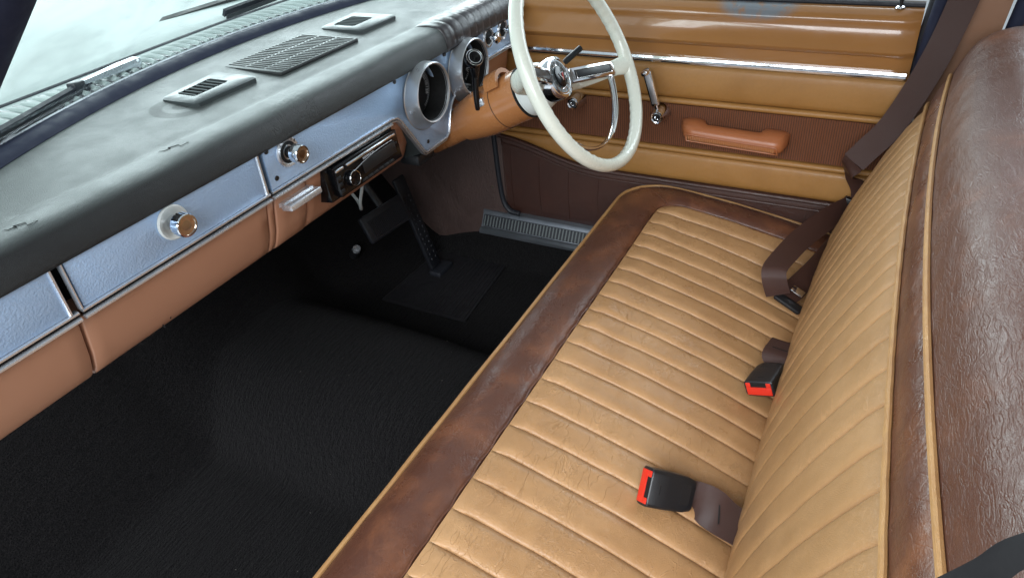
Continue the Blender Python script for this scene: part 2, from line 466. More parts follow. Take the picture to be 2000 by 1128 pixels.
def bpt(x, t, off=0.):
    y, z = bsec(x, t); y1, z1 = bsec(x, t + .02); y0, z0 = bsec(x, t - .02)
    ty, tz = y1 - y0, z1 - z0; l = math.hypot(ty, tz) or 1
    return V((x, y + off * tz / l, z - off * ty / l))   # outward = front/top side
XB = .655
T1, T2 = 6.0, 7.0
bx = [-XB + 2 * XB * i / 60 for i in range(61)]
tt = [i * .25 for i in range(4 * (len(BP) - 1) + 1)]
rings = [[bpt(x, t, -.012) for t in tt] for x in bx]
back = add('backrest', *loft(rings), 'brown_leather', seat)
def back_pleat(x0, x1, nx=12, nt=40):
    rings = []
    for j in range(nt + 1):
        t = T1 * j / nt; row = []
        for i in range(nx + 1):
            u = i / nx; x = x0 + (x1 - x0) * u; q = abs(2 * u - 1)
            endt = sstep(0, .35, T1 - t)
            h = .0034 * (1 - q ** 5) * (.35 + .65 * endt) * (1 + .3 * math.exp(-((T1 - t - .5) / .4) ** 2)) - .001 - .003 * (1 - endt)
            h += .0012 * noise.noise(V((x * 14, t * 2.2, 7)))
            row.append(bpt(x, t, h))
        a, b = row[0], row[-1]
        row += [bpt(x1, t, -.011), bpt(x0, t, -.011)]
        rings.append(row)
    return loft(rings)
BS = [-.652] + SEAMS[1:-1] + [.652]
BS[0:1] = [-.652, -.600]; BS[-1:] = [.601, .652]
for a, b in zip(BS, BS[1:]):
    add('pleat', *back_pleat(a + .0002, b - .0002), 'tan_back_leather', back, sharp=70)
def bscal(x):
    for a, b in zip(BS, BS[1:]):
        if a <= x <= b:
            u = (x - a) / (b - a); return .0022 * (1 - (2 * u - 1) ** 2)
    return 0
bx2 = [-XB + 2 * XB * i / 150 for i in range(151)]
def bandr(t0, t1, n, crown, ns):
    rings = []
    for x in bx2:
        row = []
        for k in range(n + 1):
            s = k / n; t = t0 + (t1 - t0) * s
            cr = crown * min(1, min(s, 1 - s) * 6 if ns else math.sin(math.pi * s)) + .0011 * noise.noise(V((x * 22, t * 6, 2)))
            row.append(bpt(x, t, cr))
        row += [bpt(x, t0 + (t1 - t0) * (1 - k / 6), -.011) for k in range(7)]
        rings.append(row)
    return loft(rings)
add('backrest_band', *bandr(T1 + .02, T2 - .02, 10, .005, False), 'brown_leather', back, sharp=60, label='narrow brown leather band between two pipings')
add('backrest_cover', *bandr(T2 + .02, len(BP) - 1, 60, .006, True), 'brown_top_leather', back, sharp=60, label='crinkled brown leather cover over the backrest top')
add('piping', *tube([bpt(x, T1 - .02 + bscal(x) * 5, .003) for x in bx2], .0037, 8), 'piping_tan', back)
add('piping', *tube([bpt(x, T2, .003) for x in bx2], .0038, 8), 'piping_tan', back)
edge_t = [T1 - 1.2 + i * .2 for i in range(33)]
add('piping', *tube([bpt(XB - .004, t, .001) for t in edge_t], .0035, 6), 'brown_leather', back)

# ------------------------------------------------------------------ dashboard
dash = thing('dashboard', 'black padded dashboard with silver fascia and tan lower panel', 'dashboard', (0, .95, .55))
XD0, XD1 = -.74, .645
def yw(x): return 1.172 - .36 * (x - .17) ** 2        # foot of the windscreen
# crash pad: profile per x
def pad_prof(x):
    hood = sstep(.335, .40, x) ; yb = yw(x) + .01
    nz = .0022 * noise.noise(V((x * 7, 2, 0)))
    vy = .91 + .0 * hood
    y1_ = vy + .012
    pts = [(yb, .806), (yb + (y1_ - yb) * .35, .803), (yb + (y1_ - yb) * .72, .7985), (y1_, .796), (vy - .012, .7945 + .004 * hood), (.880, .799 + .004 * hood), (.855, .8005 + .006 * hood + nz),
           (.839 - .004 * hood, .7985 + .007 * hood + nz), (.8275 - .007 * hood, .7925 + .006 * hood), (.8200 - .009 * hood, .780 + .002 * hood), (.8155 - .006 * hood, .764), (.816 - .003 * hood, .7545), (.83, .754)]
    c = crom([(0, a, b) for a, b in pts], 4)
    if hood > .5:
        for p in c:
            if p.y < .86:
                ph = math.sin(x * 2 * math.pi / .030); p.z += .0006 * ph; p.y -= .0004 * ph
    return [V((x, p.y, p.z)) for p in c]
pxs = [XD0 + (XD1 + .015 - XD0) * i / 170 for i in range(171)]
rings = []
for x in pxs:
    top = pad_prof(x); rings.append(top + [V((x, .84, .765)), V((x, yw(x), .775))])
pad = add('crash_pad', *loft(rings), 'dash_vinyl', dash, sharp=60, label='black vinyl crash pad, greyer on top, along the dash top')
# leather wrap stretched over the hood above the gauges
rings = []
for i in range(121):
    x = .352 + (.662 - .352) * i / 120
    pr = [p for p in pad_prof(x)][18:]
    ph = (x - .352) / .029; sm = math.exp(-(((ph + .5) % 1 - .5) / .07) ** 2)
    o = [p + V((0, -.0022 + .0012 * sm, .0020 - .0012 * sm + .0005 * math.sin(ph * 2 * math.pi + j * .3) * (j < 9))) for j, p in enumerate(pr)]
    rings.append(o + [p + V((0, .004, -.004)) for p in pr[::-1]])
add('hood_wrap', *loft(rings), 'hood_wrap', pad, sharp=60, label='dark leather wrap stitched over the gauge hood')
# crack lines in the pad
def on_pad(x, y):
    pr = pad_prof(x); best = min(pr[:-4], key=lambda p: abs(p.y - y)); return V((x, y, best.z + .0007))
for cx, cy, L in ((-.288, .872, .05), (-.52, .86, .04)):
    pth = []; 
    for k in range(9):
        pth.append(on_pad(cx + .004 * math.sin(k * 2.9) + L * (k / 8 - .5) * .9, cy - .004 * k * (k > 4) * .4 + .004 * math.sin(k * 1.7)))
    add('crack', *tube(pth, lambda s: .0004 * (.25 + math.sin(math.pi * s)), 5), 'deep_black', pad)
# demister vents and speaker grille
def vent(x0, x1, y0, y1, skew):
    zt = .8025
    def q(u, v): return (x0 + (x1 - x0) * u, y0 + skew * u * 0 + (y1 - y0) * v * (1 + skew * (2 * u - 1)) + 0)
    outer = [q(.04, 0), q(.96, 0), q(1, .06), q(1, .94), q(.96, 1), q(.04, 1), q(0, .94), q(0, .06)]
    inner = [q(.22, .34), q(.70, .34), q(.75, .38), q(.75, .80), q(.72, .84), q(.22, .84), q(.18, .80), q(.18, .38)]
    r = []
    for pts, z in ((outer, zt - .006), (outer, zt + .0018), ([(a + (sum(p[0] for p in outer) / 8 - a) * .05, b + (sum(p[1] for p in outer) / 8 - b) * .05) for a, b in outer], zt + .0040), (inner, zt + .0036), (inner, zt - .014)):
        r.append([V((a, b, z)) for a, b in pts])
    o = add('demister_vent', *merge(loft(r, True, False), ([V((a, b, zt - .014)) for a, b in inner], [tuple(range(8))])), 'vent_plastic', dash, sharp=35)
    add('vent_well', [V((a, b, zt + .0004)) for a, b in inner] + [V((a, b, zt - .010)) for a, b in inner], [tuple(range(8)), tuple(range(15, 7, -1))] + [(k, (k + 1) % 8, 8 + (k + 1) % 8, 8 + k) for k in range(8)], 'deep_black', o, smooth=False)
    for k in range(6):
        x = x0 + (x1 - x0) * (.235 + k * .088)
        add('slat', *box((x, y0 + (y1 - y0) * .59, zt + .0016), (.0016, (y1 - y0) * .47, .0060), Matrix.Rotation(math.radians(-38), 3, 'Y')), 'slat_plastic', o, smooth=False)
    return o
vent(-.152, -.014, .970, 1.062, .10)
vent(.283, .408, .972, 1.085, .04)
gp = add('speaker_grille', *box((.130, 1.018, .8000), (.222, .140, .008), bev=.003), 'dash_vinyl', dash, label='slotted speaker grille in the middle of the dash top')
parts = []
for c in range(3):
    for r in range(22):
        x = .030 + r * .0095; y = .972 + c * .046
        parts.append(box((x, y, .8041), (.0034, .040, .0012)))
add('grille_slot', *merge(*parts), 'deep_black', gp, smooth=False, kind='stuff')

# fascia plates  (y = .82 is the front face)
YFc = .82
FD_ = V((0, -1, 0))
def plate(name, poly, parent, mat, y0=YFc, th=.012, bev=.0015, **kw):
    return add(name, *prism(poly, lambda a, b: (a, y0 + th, b), lambda a, b: (a, y0, b), bev), mat, parent, sharp=30, **kw)
pl1 = plate('fascia_plate', [(XD0, .690), (-.528, .690), (-.528, .775), (XD0, .775)], dash, 'silver_fascia', label='silver textured fascia plate at the passenger end')
glove = plate('glovebox_lid', [(-.512, .690), (-.196, .690), (-.196, .775), (-.512, .775)], dash, 'silver_fascia', label='silver glovebox lid with round chrome knob')
arc = lambda cx, cz, r, a0, a1, n=8: [(cx + r * math.cos(math.radians(a0 + (a1 - a0) * k / n)), cz + r * math.sin(math.radians(a0 + (a1 - a0) * k / n))) for k in range(n + 1)]
colc = (.40, .587)
pts_c = [(-.180, .775), (-.180, .690), (.140, .690)] + [(.160, .685), (.170, .676), (.232, .588), (.238, .584)] + [(.318, .584), (.330, .592)] + arc(.400, .60, .062, 165, 40, 10) + [(.470, .675), (.485, .694), (.640, .694), (.640, .775)]
fas = plate('instrument_fascia', pts_c, dash, 'silver_fascia', label='silver instrument fascia around the gauges')
for hx, hz in ((.246, .702), (.410, .705)):
    cut = add('hole', *lathe([(.001, 0), (.054, 0), (.054, .06), (.001, .06)], V((hx, .85, hz)), FD_, 48), 'deep_black', dash)
    md = fas.modifiers.new('hole', 'BOOLEAN'); md.operation = 'DIFFERENCE'; md.object = cut; md.solver = 'EXACT'
    dg = bpy.context.evaluated_depsgraph_get(); me2 = bpy.data.meshes.new_from_object(fas.evaluated_get(dg))
    fas.modifiers.clear(); fas.data = me2; bpy.data.objects.remove(cut)
# backing behind plates
add('dash_body', *box((-.05, 1.01, .70), (1.37, .26, .13), bev=.01), 'deep_black', dash)
# bright trims along the fascia edge
def rail(name, pts, w, y, mat, parent, depth=.006):
    path = [V((a, y, b)) for a, b in pts]
    rings = []
    for i, p in enumerate(path):
        a = path[max(0, i - 1)]; b = path[min(len(path) - 1, i + 1)]; t = (b - a).normalized(); nrm = V((-t.z, 0, t.x))
        rings.append([p + nrm * w * .5 + V((0, depth, 0)), p + nrm * w * .5, p + nrm * w * .25 + V((0, -depth * .35, 0)), p - nrm * w * .25 + V((0, -depth * .35, 0)), p - nrm * w * .5, p - nrm * w * .5 + V((0, depth, 0))])
    return add(name, *loft(rings), mat, parent, sharp=50)
def rails(pts, parent):
    rail('trim_rail', pts, .0045, YFc - .001, 'worn_chrome', parent)
    rail('trim_groove', [(a, b - .0048) for a, b in pts], .0048, YFc + .002, 'gloss_black', parent, .004)
    rail('trim_rail', [(a, b - .0095) for a, b in pts], .0052, YFc - .002, 'worn_chrome', parent)
rails([(XD0, .6875), (-.522, .6875)], pl1)
rails([(-.5165, .6875), (-.1885, .6875)], glove)
rails([(-.183, .6875), (.138, .6875)], fas)
rail('trim_rail', [(-.531, .690), (-.531, .757)], .005, YFc - .001, 'worn_chrome', pl1)
rail('trim_rail', [(-.516, .690), (-.516, .757)], .0035, YFc - .001, 'worn_chrome', glove)
rail('trim_rail', [(-.193, .690), (-.193, .757)], .0065, YFc - .001, 'worn_chrome', glove)
low = [(.138, .6875), (.156, .684), (.166, .675), (.227, .588), (.236, .5815), (.316, .5815), (.328, .589)] + arc(.400, .60, .066, 165, 40, 10) + [(.468, .673), (.484, .6905), (.642, .6905)]
rail('trim_rail', low, .0052, YFc - .001, 'worn_chrome', fas)
rail('trim_rail', [(a, b - .006) if i > 13 or i < 4 else (a - .003, b - .005) for i, (a, b) in enumerate(low)], .004, YFc + .001, 'brushed_metal', fas)
rail('trim_rail', [(.642, .69), (.642, .757)], .006, YFc - .001, 'worn_chrome', fas)
# cluster side wall (grey, facing the passenger)
wall = [(.168, .676), (.229, .586)]
vs = [V((.166, .823, .678)), V((.229, .823, .583)), V((.229, .872, .560)), V((.166, .832, .678)), V((.174, .823, .678)), V((.236, .823, .583)), V((.236, .872, .560)), V((.174, .832, .678))]
add('cluster_side', vs, [(0, 1, 2, 3), (4, 7, 6, 5), (0, 4, 5, 1), (1, 5, 6, 2), (2, 6, 7, 3), (3, 7, 4, 0)], 'vent_plastic', fas, smooth=False)
add('cluster_underside', *box((.258, .862, .560), (.062, .05, .024), None, .005), 'black_plastic', fas)
# lower tan panels
def tan_panel(name, x0, x1, parent, proud=0., zt=.676, zb=.572, lab=None):
    rings = []
    n = max(2, int((x1 - x0) / .02)); e = .0018
    prof = [(.8285, zt), (.829, zt - .01), (.834, .645), (.842, .612), (.851, .590), (.8575, .578), (.864, zb), (.874, zb - .003), (.90, zb - .003), (.90, zt)]
    xs_ = [x0, x0 + e] + [x0 + (x1 - x0) * k / n for k in range(1, n)] + [x1 - e, x1]
    for i, x in enumerate(xs_):
        sh = .0018 if i in (0, len(xs_) - 1) else 0
        rings.append([V((x, a - proud + sh, b)) for a, b in prof])
    return add(name, *loft(rings), 'dash_tan', parent, sharp=50, label=lab)
tan_panel('lower_panel', XD0, -.5235, dash)
gl_low = tan_panel('glovebox_lower_panel', -.5185, -.1935, glove)
tan_panel('lower_panel', -.1905, -.1785, dash)
ash = tan_panel('ashtray', -.1755, -.1035, dash, proud=.002, lab='tan ashtray drawer with chrome pull')
tan_panel('lower_panel', -.100, .205, dash)
tan_panel('lower_panel', .232, .36, dash, proud=-.012, zt=.60, zb=.556)
tan_panel('lower_panel', .46, .645, dash, proud=-.004, zt=.69, zb=.575)
R35 = Matrix.Rotation(math.radians(-8), 3, 'X')
add('ashtray_pull', *merge(box((-.1335, .812, .655), (.074, .024, .011), R35, .002), box((-.1335, .826, .657), (.070, .02, .008), R35)), 'worn_chrome', ash)
# scuffs on lower glovebox panel are small dark marks
for k, (x, z) in enumerate(((-.395, .585), (-.389, .588), (-.41, .577), (-.45, .574))):
    add('scuff', *box((x, .855, z), (.0012, .002, .008 - k * .001), Matrix.Rotation(.5 - k * .4, 3, 'Y')), 'deep_black', gl_low)
# glovebox knob and cigarette lighter
FD = V((0, -1, 0))
def knob(c, parent, name, rr, kr, stem, ringmat, wordmat=None):
    k = add(name, *lathe([(rr * .2, 0), (rr, 0), (rr, .002), (rr * .93, .0035), (rr * .72, .003), (rr * .62, .001), (rr * .2, .001)], V((c[0], YFc - .0005, c[1])), FD, 36), ringmat, parent)
    add('knob_stem', *lathe([(kr * .65, 0), (kr * .65, stem * .55), (kr * .8, stem * .6), (kr * .8, stem * .7), (kr * .45, stem * .72), (kr * .45, stem)], V((c[0], YFc - .002, c[1])), FD, 24), 'chrome', k)
    # knurled head
    n = 48; rings = []
    for r, h in ((kr * .75, stem * .62), (kr, stem * .7), (kr, stem * 1.28), (kr * .93, stem * 1.36), (kr * .80, stem * 1.36), (kr * .78, stem * 1.28)):
        rings.append([V((c[0] + math.cos(2 * math.pi * i / n) * r * (1 - .03 * (i % 2) * (r == kr)), YFc - h, c[1] + math.sin(2 * math.pi * i / n) * r * (1 - .03 * (i % 2) * (r == kr)))) for i in range(n)])
    add('knob_head', *loft(rings), 'chrome', k, sharp=25)
    add('knob_cap', *lathe([(kr * .1, stem * 1.2), (kr * .79, stem * 1.2), (kr * .79, stem * 1.29), (kr * .1, stem * 1.27)], V((c[0], YFc, c[1])), FD, 28), 'tan_tinted_chrome', k)
    return k
knob((-.360, .729), glove, 'glovebox_knob', .0245, .0165, .022, 'cream_white')
lk = knob((-.131, .735), fas, 'cigarette_lighter', .0245, .0150, .024, 'worn_chrome')
add('lighter_socket', *lathe([(.0178, 0), (.0178, .0032), (.012, .0032), (.012, 0)], V((-.131, YFc - .0005, .735)), FD, 28), 'deep_black', lk)
for i, chx in enumerate('LIGHTER'):
    a = math.radians(152 - i * 19); o = V((-.131 + .0212 * math.cos(a), YFc - .0042, .735 + .0212 * math.sin(a)))
    add('letter', *text_mesh(chx, .0062, basis(o, (math.sin(a), 0, -math.cos(a)), (math.cos(a), 0, math.sin(a))), .0002), 'deep_black', lk, smooth=False)
def screw(x, z, r=.0035, mat='worn_chrome'):
    add('screw', *lathe([(r * .2, 0), (r, 0), (r * .9, .0012), (r * .4, .0016), (.0001, .0016)], V((x, YFc - .0002, z)), FD, 14), mat, fas)
for x, z in ((-.172, .752), (-.166, .705), (.168, .750), (.246, .600)): screw(x, z, .0042, 'black_plastic')
add('fuel_lamp', *lathe([(.001, 0), (.0055, 0), (.005, .002), (.001, .0025)], V((.345, YFc, .751)), FD, 18), 'gloss_black', fas)

# gauge pods
def pod(cb, rb, cr, rr, yr, words):
    n = 48; ang = [2 * math.pi * k / n for k in range(n)]
    def circ(c, r, y): return [V((c[0] + math.cos(a) * r, y, c[1] + math.sin(a) * r)) for a in ang]
    def mixc(s): return (cb[0] + (cr[0] - cb[0]) * s, cb[1] + (cr[1] - cb[1]) * s), rb + (rr - rb) * s
    rings = [circ(cb, rb * 1.03, .8195), circ(cb, rb, .8185)]
    for s in (.3, .6, .85, 1): 
        c_, r_ = mixc(s); rings.append(circ(c_, r_, .8185 + (yr - .8185) * s))
    rings += [circ(cr, rr - .0015, yr - .0015), circ(cr, rr - .004, yr), circ(cr, rr - .005, yr + .006)]
    p = add('gauge_pod', *loft(rings, True, False), 'brushed_metal', fas, sharp=40)
    rings = [circ(cr, rr - .0048, yr + .003), circ(cr, rr - .006, .836), circ(cr, .01, .837)]
    add('gauge_well', *loft(rings, True, False), 'deep_black', p)
    add('gauge_dial', *lathe([(.001, 0), (rr - .012, 0), (rr - .010, .004), (rr - .013, .006), (rr - .016, .005), (.001, .005)], V((cr[0], .834, cr[1])), FD, 40), 'dial_black', p)
    for s, a in words:
        a = math.radians(a); r = rr - .024
        o = V((cr[0] + r * math.cos(a), .8284, cr[1] + r * math.sin(a)))
        add('numeral', *text_mesh(s, .011, basis(o, (math.sin(a), 0, -math.cos(a)), (math.cos(a), 0, math.sin(a))), .0002), 'white_print', p, smooth=False)
    tk = []
    for k in range(41):
        a = math.radians(-60 + k * 6); r = rr - .0165
        o = V((cr[0] + r * math.cos(a), .8286, cr[1] + r * math.sin(a)))
        tk.append(box(o, (.004 if k % 2 else .006, .0006, .0008), Matrix.Rotation(-a, 3, 'Y')))
    add('gauge_ticks', *merge(*tk), 'white_print', p, smooth=False, kind='stuff')
    return p
NUM = [('0', 210), ('20', 180), ('40', 150), ('60', 120), ('80', 84), ('90', 66), ('100', 42), ('110', 15), ('120', -14)]
pod((.254, .695), .067, (.246, .706), .0585, .788, NUM)
pod((.418, .696), .067, (.411, .707), .0585, .788, [('H', 40), ('C', -30), ('F', 140), ('E', 210)])
for x in (.530, .598):
    z = .735
    k = add('switch_bezel', *lathe([(.004, 0), (.023, 0), (.022, .003), (.018, .004), (.0165, .001), (.004, .001)], V((x, YFc, z)), FD, 32), 'worn_chrome', fas)
    add('switch_well', *lathe([(.004, 0), (.016, 0), (.016, .0016), (.004, .0016)], V((x, YFc, z)), FD, 24), 'deep_black', k)
    add('switch_knob', *lathe([(.005, 0), (.005, .016), (.011, .018), (.0125, .022), (.0125, .026), (.010, .029), (.004, .0275), (.001, .0275)], V((x, YFc, z)), FD, 24), 'chrome', k)

# ------------------------------------------------------------------ radio
radio = thing('car_radio', 'black slim car stereo with round volume knob in the dash', 'radio', (.038, .83, .61))
rot = Matrix.Rotation(math.radians(-7), 3, 'X')
rc = V((.038, .828, .643))
def rp(x, y, z): return rc + rot @ V((x, y, z))
def rbox(name, c, s, mat, parent=radio, bev=.001, **kw): return add(name, *box(rp(*c), s, rot, bev), mat, parent, **kw)
body = rbox('radio_sleeve', (0, .012, 0), (.204, .04, .067), 'gloss_black', bev=.002)
face = rbox('faceplate', (.004, -.014, -.001), (.184, .016, .056), 'gloss_black', bev=.003)
rbox('chrome_bar', (.014, -.0235, .0195), (.146, .005, .0055), 'chrome', bev=.002)
rbox('chrome_bar', (-.078, -.0235, .0195), (.022, .005, .0055), 'chrome', bev=.002)
dsp = rbox('display', (.032, -.0222, -.003), (.10, .002, .022), 'black_plastic', bev=.0006)
pth = [rp(-.045 + .12 * s, -.0232, .002 + .010 * s + .004 * math.sin(s * 3)) for s in [k / 12 for k in range(13)]]
add('accent_line', *tube(pth, .0007, 5), 'worn_chrome', dsp)
kn = add('volume_knob', *lathe([(.001, 0), (.014, 0), (.014, .010), (.0125, .013), (.011, .0125), (.001, .012)], rp(-.055, -.020, -.006), rot @ FD, 32), 'gloss_black', radio)
rg = [rp(-.055 + .0132 * math.cos(a), -.0325, -.006 + .0132 * math.sin(a)) for a in [2 * math.pi * k / 32 for k in range(32)]]
add('knob_ring', *tube(rg, .0008, 6, True), 'chrome', kn)
for k in range(6):
    rbox('preset_button', (-.022 + k * .0165, -.0222, -.0235), (.0145, .004, .005), 'black_plastic', bev=.001)
for k, (x, z) in enumerate(((-.083, .006), (-.083, -.006), (-.083, -.018), (.078, .008), (.078, -.002), (.086, .003))):
    rbox('button', (x, -.0222, z), (.010 if k < 3 else .005, .003, .007 if k < 3 else .004), 'black_plastic', bev=.001)
add('maker_name', *text_mesh('KENWOOD', .0062, basis(rp(.004, -.0224, .0125), rot @ V((1, 0, 0)), rot @ V((0, 0, 1))), .0002), 'white_print', face, smooth=False)

# ------------------------------------------------------------------ steering wheel and column
PHI = .475
WC = V((.366, .523, .742)); WU = V((0, math.sin(PHI), math.cos(PHI))); WX = V((1, 0, 0)); WA = V((0, -math.cos(PHI), math.sin(PHI)))
def wp(ang, r, d=0.):
    a = math.radians(ang); return WC + WX * r * math.cos(a) + WU * r * math.sin(a) - WA * d
wheel = thing('steering_wheel', 'ivory two-spoke steering wheel with chrome horn ring', 'steering wheel', tuple(WC - WA * .08))
N = 180; rings = []
for k in range(N):
    ang = 360 * k / N; a = math.radians(ang); rd = WX * math.cos(a) + WU * math.sin(a)
    grip = max(sstep(262, 275, ang) * sstep(330, 322, ang), sstep(352, 358, ang) * sstep(368, 362, ang), sstep(0, 4, ang) * sstep(62, 50, ang), sstep(118, 128, ang) * sstep(150, 144, ang), sstep(175, 185, ang) * sstep(240, 230, ang))
    bump = .0011 * math.sin(ang * math.pi / 180 * 60) * grip
    near = min(abs((ang - 343 + 180) % 360 - 180), abs((ang - 163 + 180) % 360 - 180))
    fat = .004 * math.exp(-(near / 6.) ** 2)
    ring = []
    for j in range(16):
        b = 2 * math.pi * j / 16; inn = max(0, -math.cos(b))
        r = .0125 + (bump + fat) * inn
        ring.append(WC + rd * (.195 + r * math.cos(b) * 1.0) + WA * r * math.sin(b) * 1.08)
    rings.append(ring)
add('rim', *loft(rings, loop=True), 'ivory', wheel)
for sp in (343, 163):
    a = math.radians(sp); rd = WX * math.cos(a) + WU * math.sin(a); td = -WX * math.sin(a) + WU * math.cos(a)
    rings = []
    for k in range(15):
        s = k / 14; r = .190 - s * .155; d = .002 + .074 * sstep(0, .55, s) + .012 * s
        wd = .020 - .006 * sstep(0, .2, s) + .010 * s; th = .011 + .004 * (1 - s)
        c = WC + rd * r - WA * d
        rings.append([c + td * math.cos(b) * wd + WA * math.sin(b) * th for b in [2 * math.pi * q / 16 for q in range(16)]])
    add('spoke', *loft(rings), 'ivory', wheel)
    e0 = WC + rd * .040 - WA * .054; e1 = WC + rd * .160 - WA * .018; c = (e0 + e1) / 2
    xd = (e1 - e0).normalized(); rt = basis((0, 0, 0), xd, td).to_3x3(); nv = rt @ V((0, 0, 1)); nv = nv if nv.dot(WA) > 0 else -nv
    cov = add('spoke_cover', *box(c, (.124, .030, .012), rt, .003), 'chrome', wheel)
    add('spoke_inlay', *box(c + nv * .0050, (.108, .019, .003), rt, .001), 'black_plastic', cov)
    fr = [c + nv * .0068 + xd * x + td * y for x, y in ((-.05, -.0085), (.05, -.0085), (.05, .0085), (-.05, .0085))]
    fl = []
    for p, q in zip(fr, fr[1:] + fr[:1]): fl += [p.lerp(q, s) for s in (0, .25, .5, .75)]
    add('inlay_line', *tube(fl, .0008, 5, True), 'chrome', cov)
# hub
hub = add('hub', *lathe([(.001, .0), (.050, .0), (.0515, .008), (.050, .024), (.044, .042), (.036, .060), (.034, .066), (.001, .066)], WC - WA * .132, WA, 48), 'cream_white', wheel)
horn = add('horn_button', *lathe([(.030, -.01), (.040, -.008), (.043, .006), (.0425, .020), (.0405, .026), (.036, .0275), (.034, .0255), (.001, .0235)], WC - WA * .078, WA, 48), 'chrome', wheel)
add('horn_lens', *lathe([(.001, .0), (.0322, .0), (.0315, .0015), (.022, .0005), (.0215, .0025), (.001, .0032)], WC - WA * .0538, WA, 40), 'vent_plastic', horn)
for k in range(14):
    a = math.radians(k * 360 / 14); d = WX * math.cos(a) + WU * math.sin(a)
    add('horn_segment', *box(WC - WA * .0525 + d * .0268, (.0085, .0010, .0012), basis((0, 0, 0), d, d.cross(WA)).to_3x3()), 'chrome', horn, smooth=False)
add('horn_disc', *lathe([(.001, 0), (.0200, 0), (.0205, .0015), (.019, .0022), (.001, .0026)], WC - WA * .0512, WA, 36), 'gloss_black', horn)
eo = WC - WA * .0485
def em(x, y, z=0): return eo + WX * x * .75 + WU * y * .75 + WA * z
def tri(pts, th=.0012): return prism(pts, lambda a, b: em(a, b, 0), lambda a, b: em(a, b, th))
add('emblem', *merge(tri([(-.012, .010), (-.006, .010), (.0, -.006), (-.0015, -.012)]), tri([(-.012, .010), (.012, .010), (.010, .0075), (-.009, .0075)])), 'chrome', horn, smooth=False)
add('emblem', *tri([(.006, .0072), (.0115, .0072), (.0005, -.012), (.0003, -.004)]), 'red_enamel', horn, smooth=False)
# horn ring
path = [wp(343 - 3 - k * (174 / 40), .154, .026) for k in range(41)]
path = [wp(343, .154, .026)] + path + [wp(163, .154, .026)]
rings = []
for i, p in enumerate(path):
    a = path[max(0, i - 1)]; b = path[min(len(path) - 1, i + 1)]; t_ = (b - a).normalized(); o_ = t_.cross(WA)
    rings.append([p + o_ * math.cos(q) * .0035 + WA * math.sin(q) * .0075 for q in [2 * math.pi * j / 10 for j in range(10)]])
add('horn_ring', *loft(rings), 'chrome', wheel)

col = thing('steering_column', 'tan steering column shroud with shift lever boss', 'steering column', tuple(WC - WA * .36))
add('column_shroud', *lathe([(.03, .0), (.051, .0), (.052, .004), (.052, .060), (.0525, .062), (.0525, .105), (.049, .135), (.043, .17), (.036, .175), (.036, .28), (.03, .28)], WC - WA * .136, -WA, 48), 'column_tan', col)
add('shroud_gap', *lathe([(.0505, 0), (.0528, 0), (.0528, .0014), (.0505, .0014)], WC - WA * .197, -WA, 48), 'deep_black', col)
add('shroud_seal', *lathe([(.045, 0), (.0528, 0), (.0528, .003), (.045, .003)], WC - WA * .1335, -WA, 48), 'deep_black', col)
# raised collar with chrome ribbed switch on top
cu = WC - WA * .180 + WU * .046 - WX * .012
arch = []
for s in (-1, 1):
    ring = []
    for k in range(13):
        a = math.pi * k / 12; ring.append(cu + WX * math.cos(a) * .034 + WU * (math.sin(a) * .028 - .006) + WA * s * .016)
    for k in range(13):
        a = math.pi * (1 - k / 12); ring.append(cu + WX * math.cos(a) * .027 + WU * (math.sin(a) * .021 - .008) + WA * s * .016)
    arch.append(ring)
add('switch_collar', *loft(arch), 'column_tan', col, sharp=40)
rg = []
for k in range(2):
    n = 40; rg.append([cu + WX * math.cos(2 * math.pi * i / n) * .019 * (1 - .05 * (i % 2)) + WU * (math.sin(2 * math.pi * i / n) * .015 * (1 - .05 * (i % 2)) + .0) + WA * (-.008 + k * .010) for i in range(n)])
add('ribbed_switch', *loft(rg), 'worn_chrome', col, sharp=20)
# shift lever boss + lever
sb = V((.334, .738, .660))
add('lever_boss', *box(sb, (.030, .040, .030), basis((0, 0, 0), WX, WU).to_3x3(), .006), 'column_tan', col)
add('lever_pivot', *box(sb + V((-.010, -.010, .006)), (.016, .016, .016), basis((0, 0, 0), WX, WU).to_3x3(), .003), 'worn_chrome', col)
lv0 = V((.319, .735, .658)); lv1 = V((.320, .735, .728))
lever = add('shift_lever', *tube([lv0 + V((0, .0, -.006)), lv0 + V((-.002, 0, .01)), lv0.lerp(lv1, .5) + V((-.003, 0, 0)), lv1], .0062, 12), 'gloss_black', col)
kd = V((-.45, -.62, .64)).normalized()
add('lever_socket', *lathe([(.006, 0), (.0075, .004), (.010, .022), (.011, .034)], lv1 - V((0, 0, .012)), (0.0, -.05, 1), 20), 'gloss_black', lever)
kc = lv1 + V((-.001, -.001, .026))
add('lever_knob', *lathe([(.001, -.013), (.010, -.0125), (.0165, -.008), (.0182, 0), (.0182, .004), (.0170, .0065)], kc, kd, 32), 'gloss_black', lever)
add('knob_cap', *lathe([(.017, .0055), (.0168, .0075), (.013, .0095), (.0115, .0085), (.0055, .0095), (.005, .0105), (.001, .011)], kc, kd, 32), 'gloss_black', lever)
rg = frames([kc, kc + kd])[0]
add('knob_ring', *tube([kc + kd * .0078 + (rg[1] * math.cos(a) + rg[2] * math.sin(a)) * .0165 for a in [2 * math.pi * k / 32 for k in range(32)]], .0011, 6, True), 'chrome', lever)
add('knob_ring', *tube([kc + kd * .0098 + (rg[1] * math.cos(a) + rg[2] * math.sin(a)) * .0125 for a in [2 * math.pi * k / 32 for k in range(32)]], .0006, 6, True), 'worn_chrome', lever)
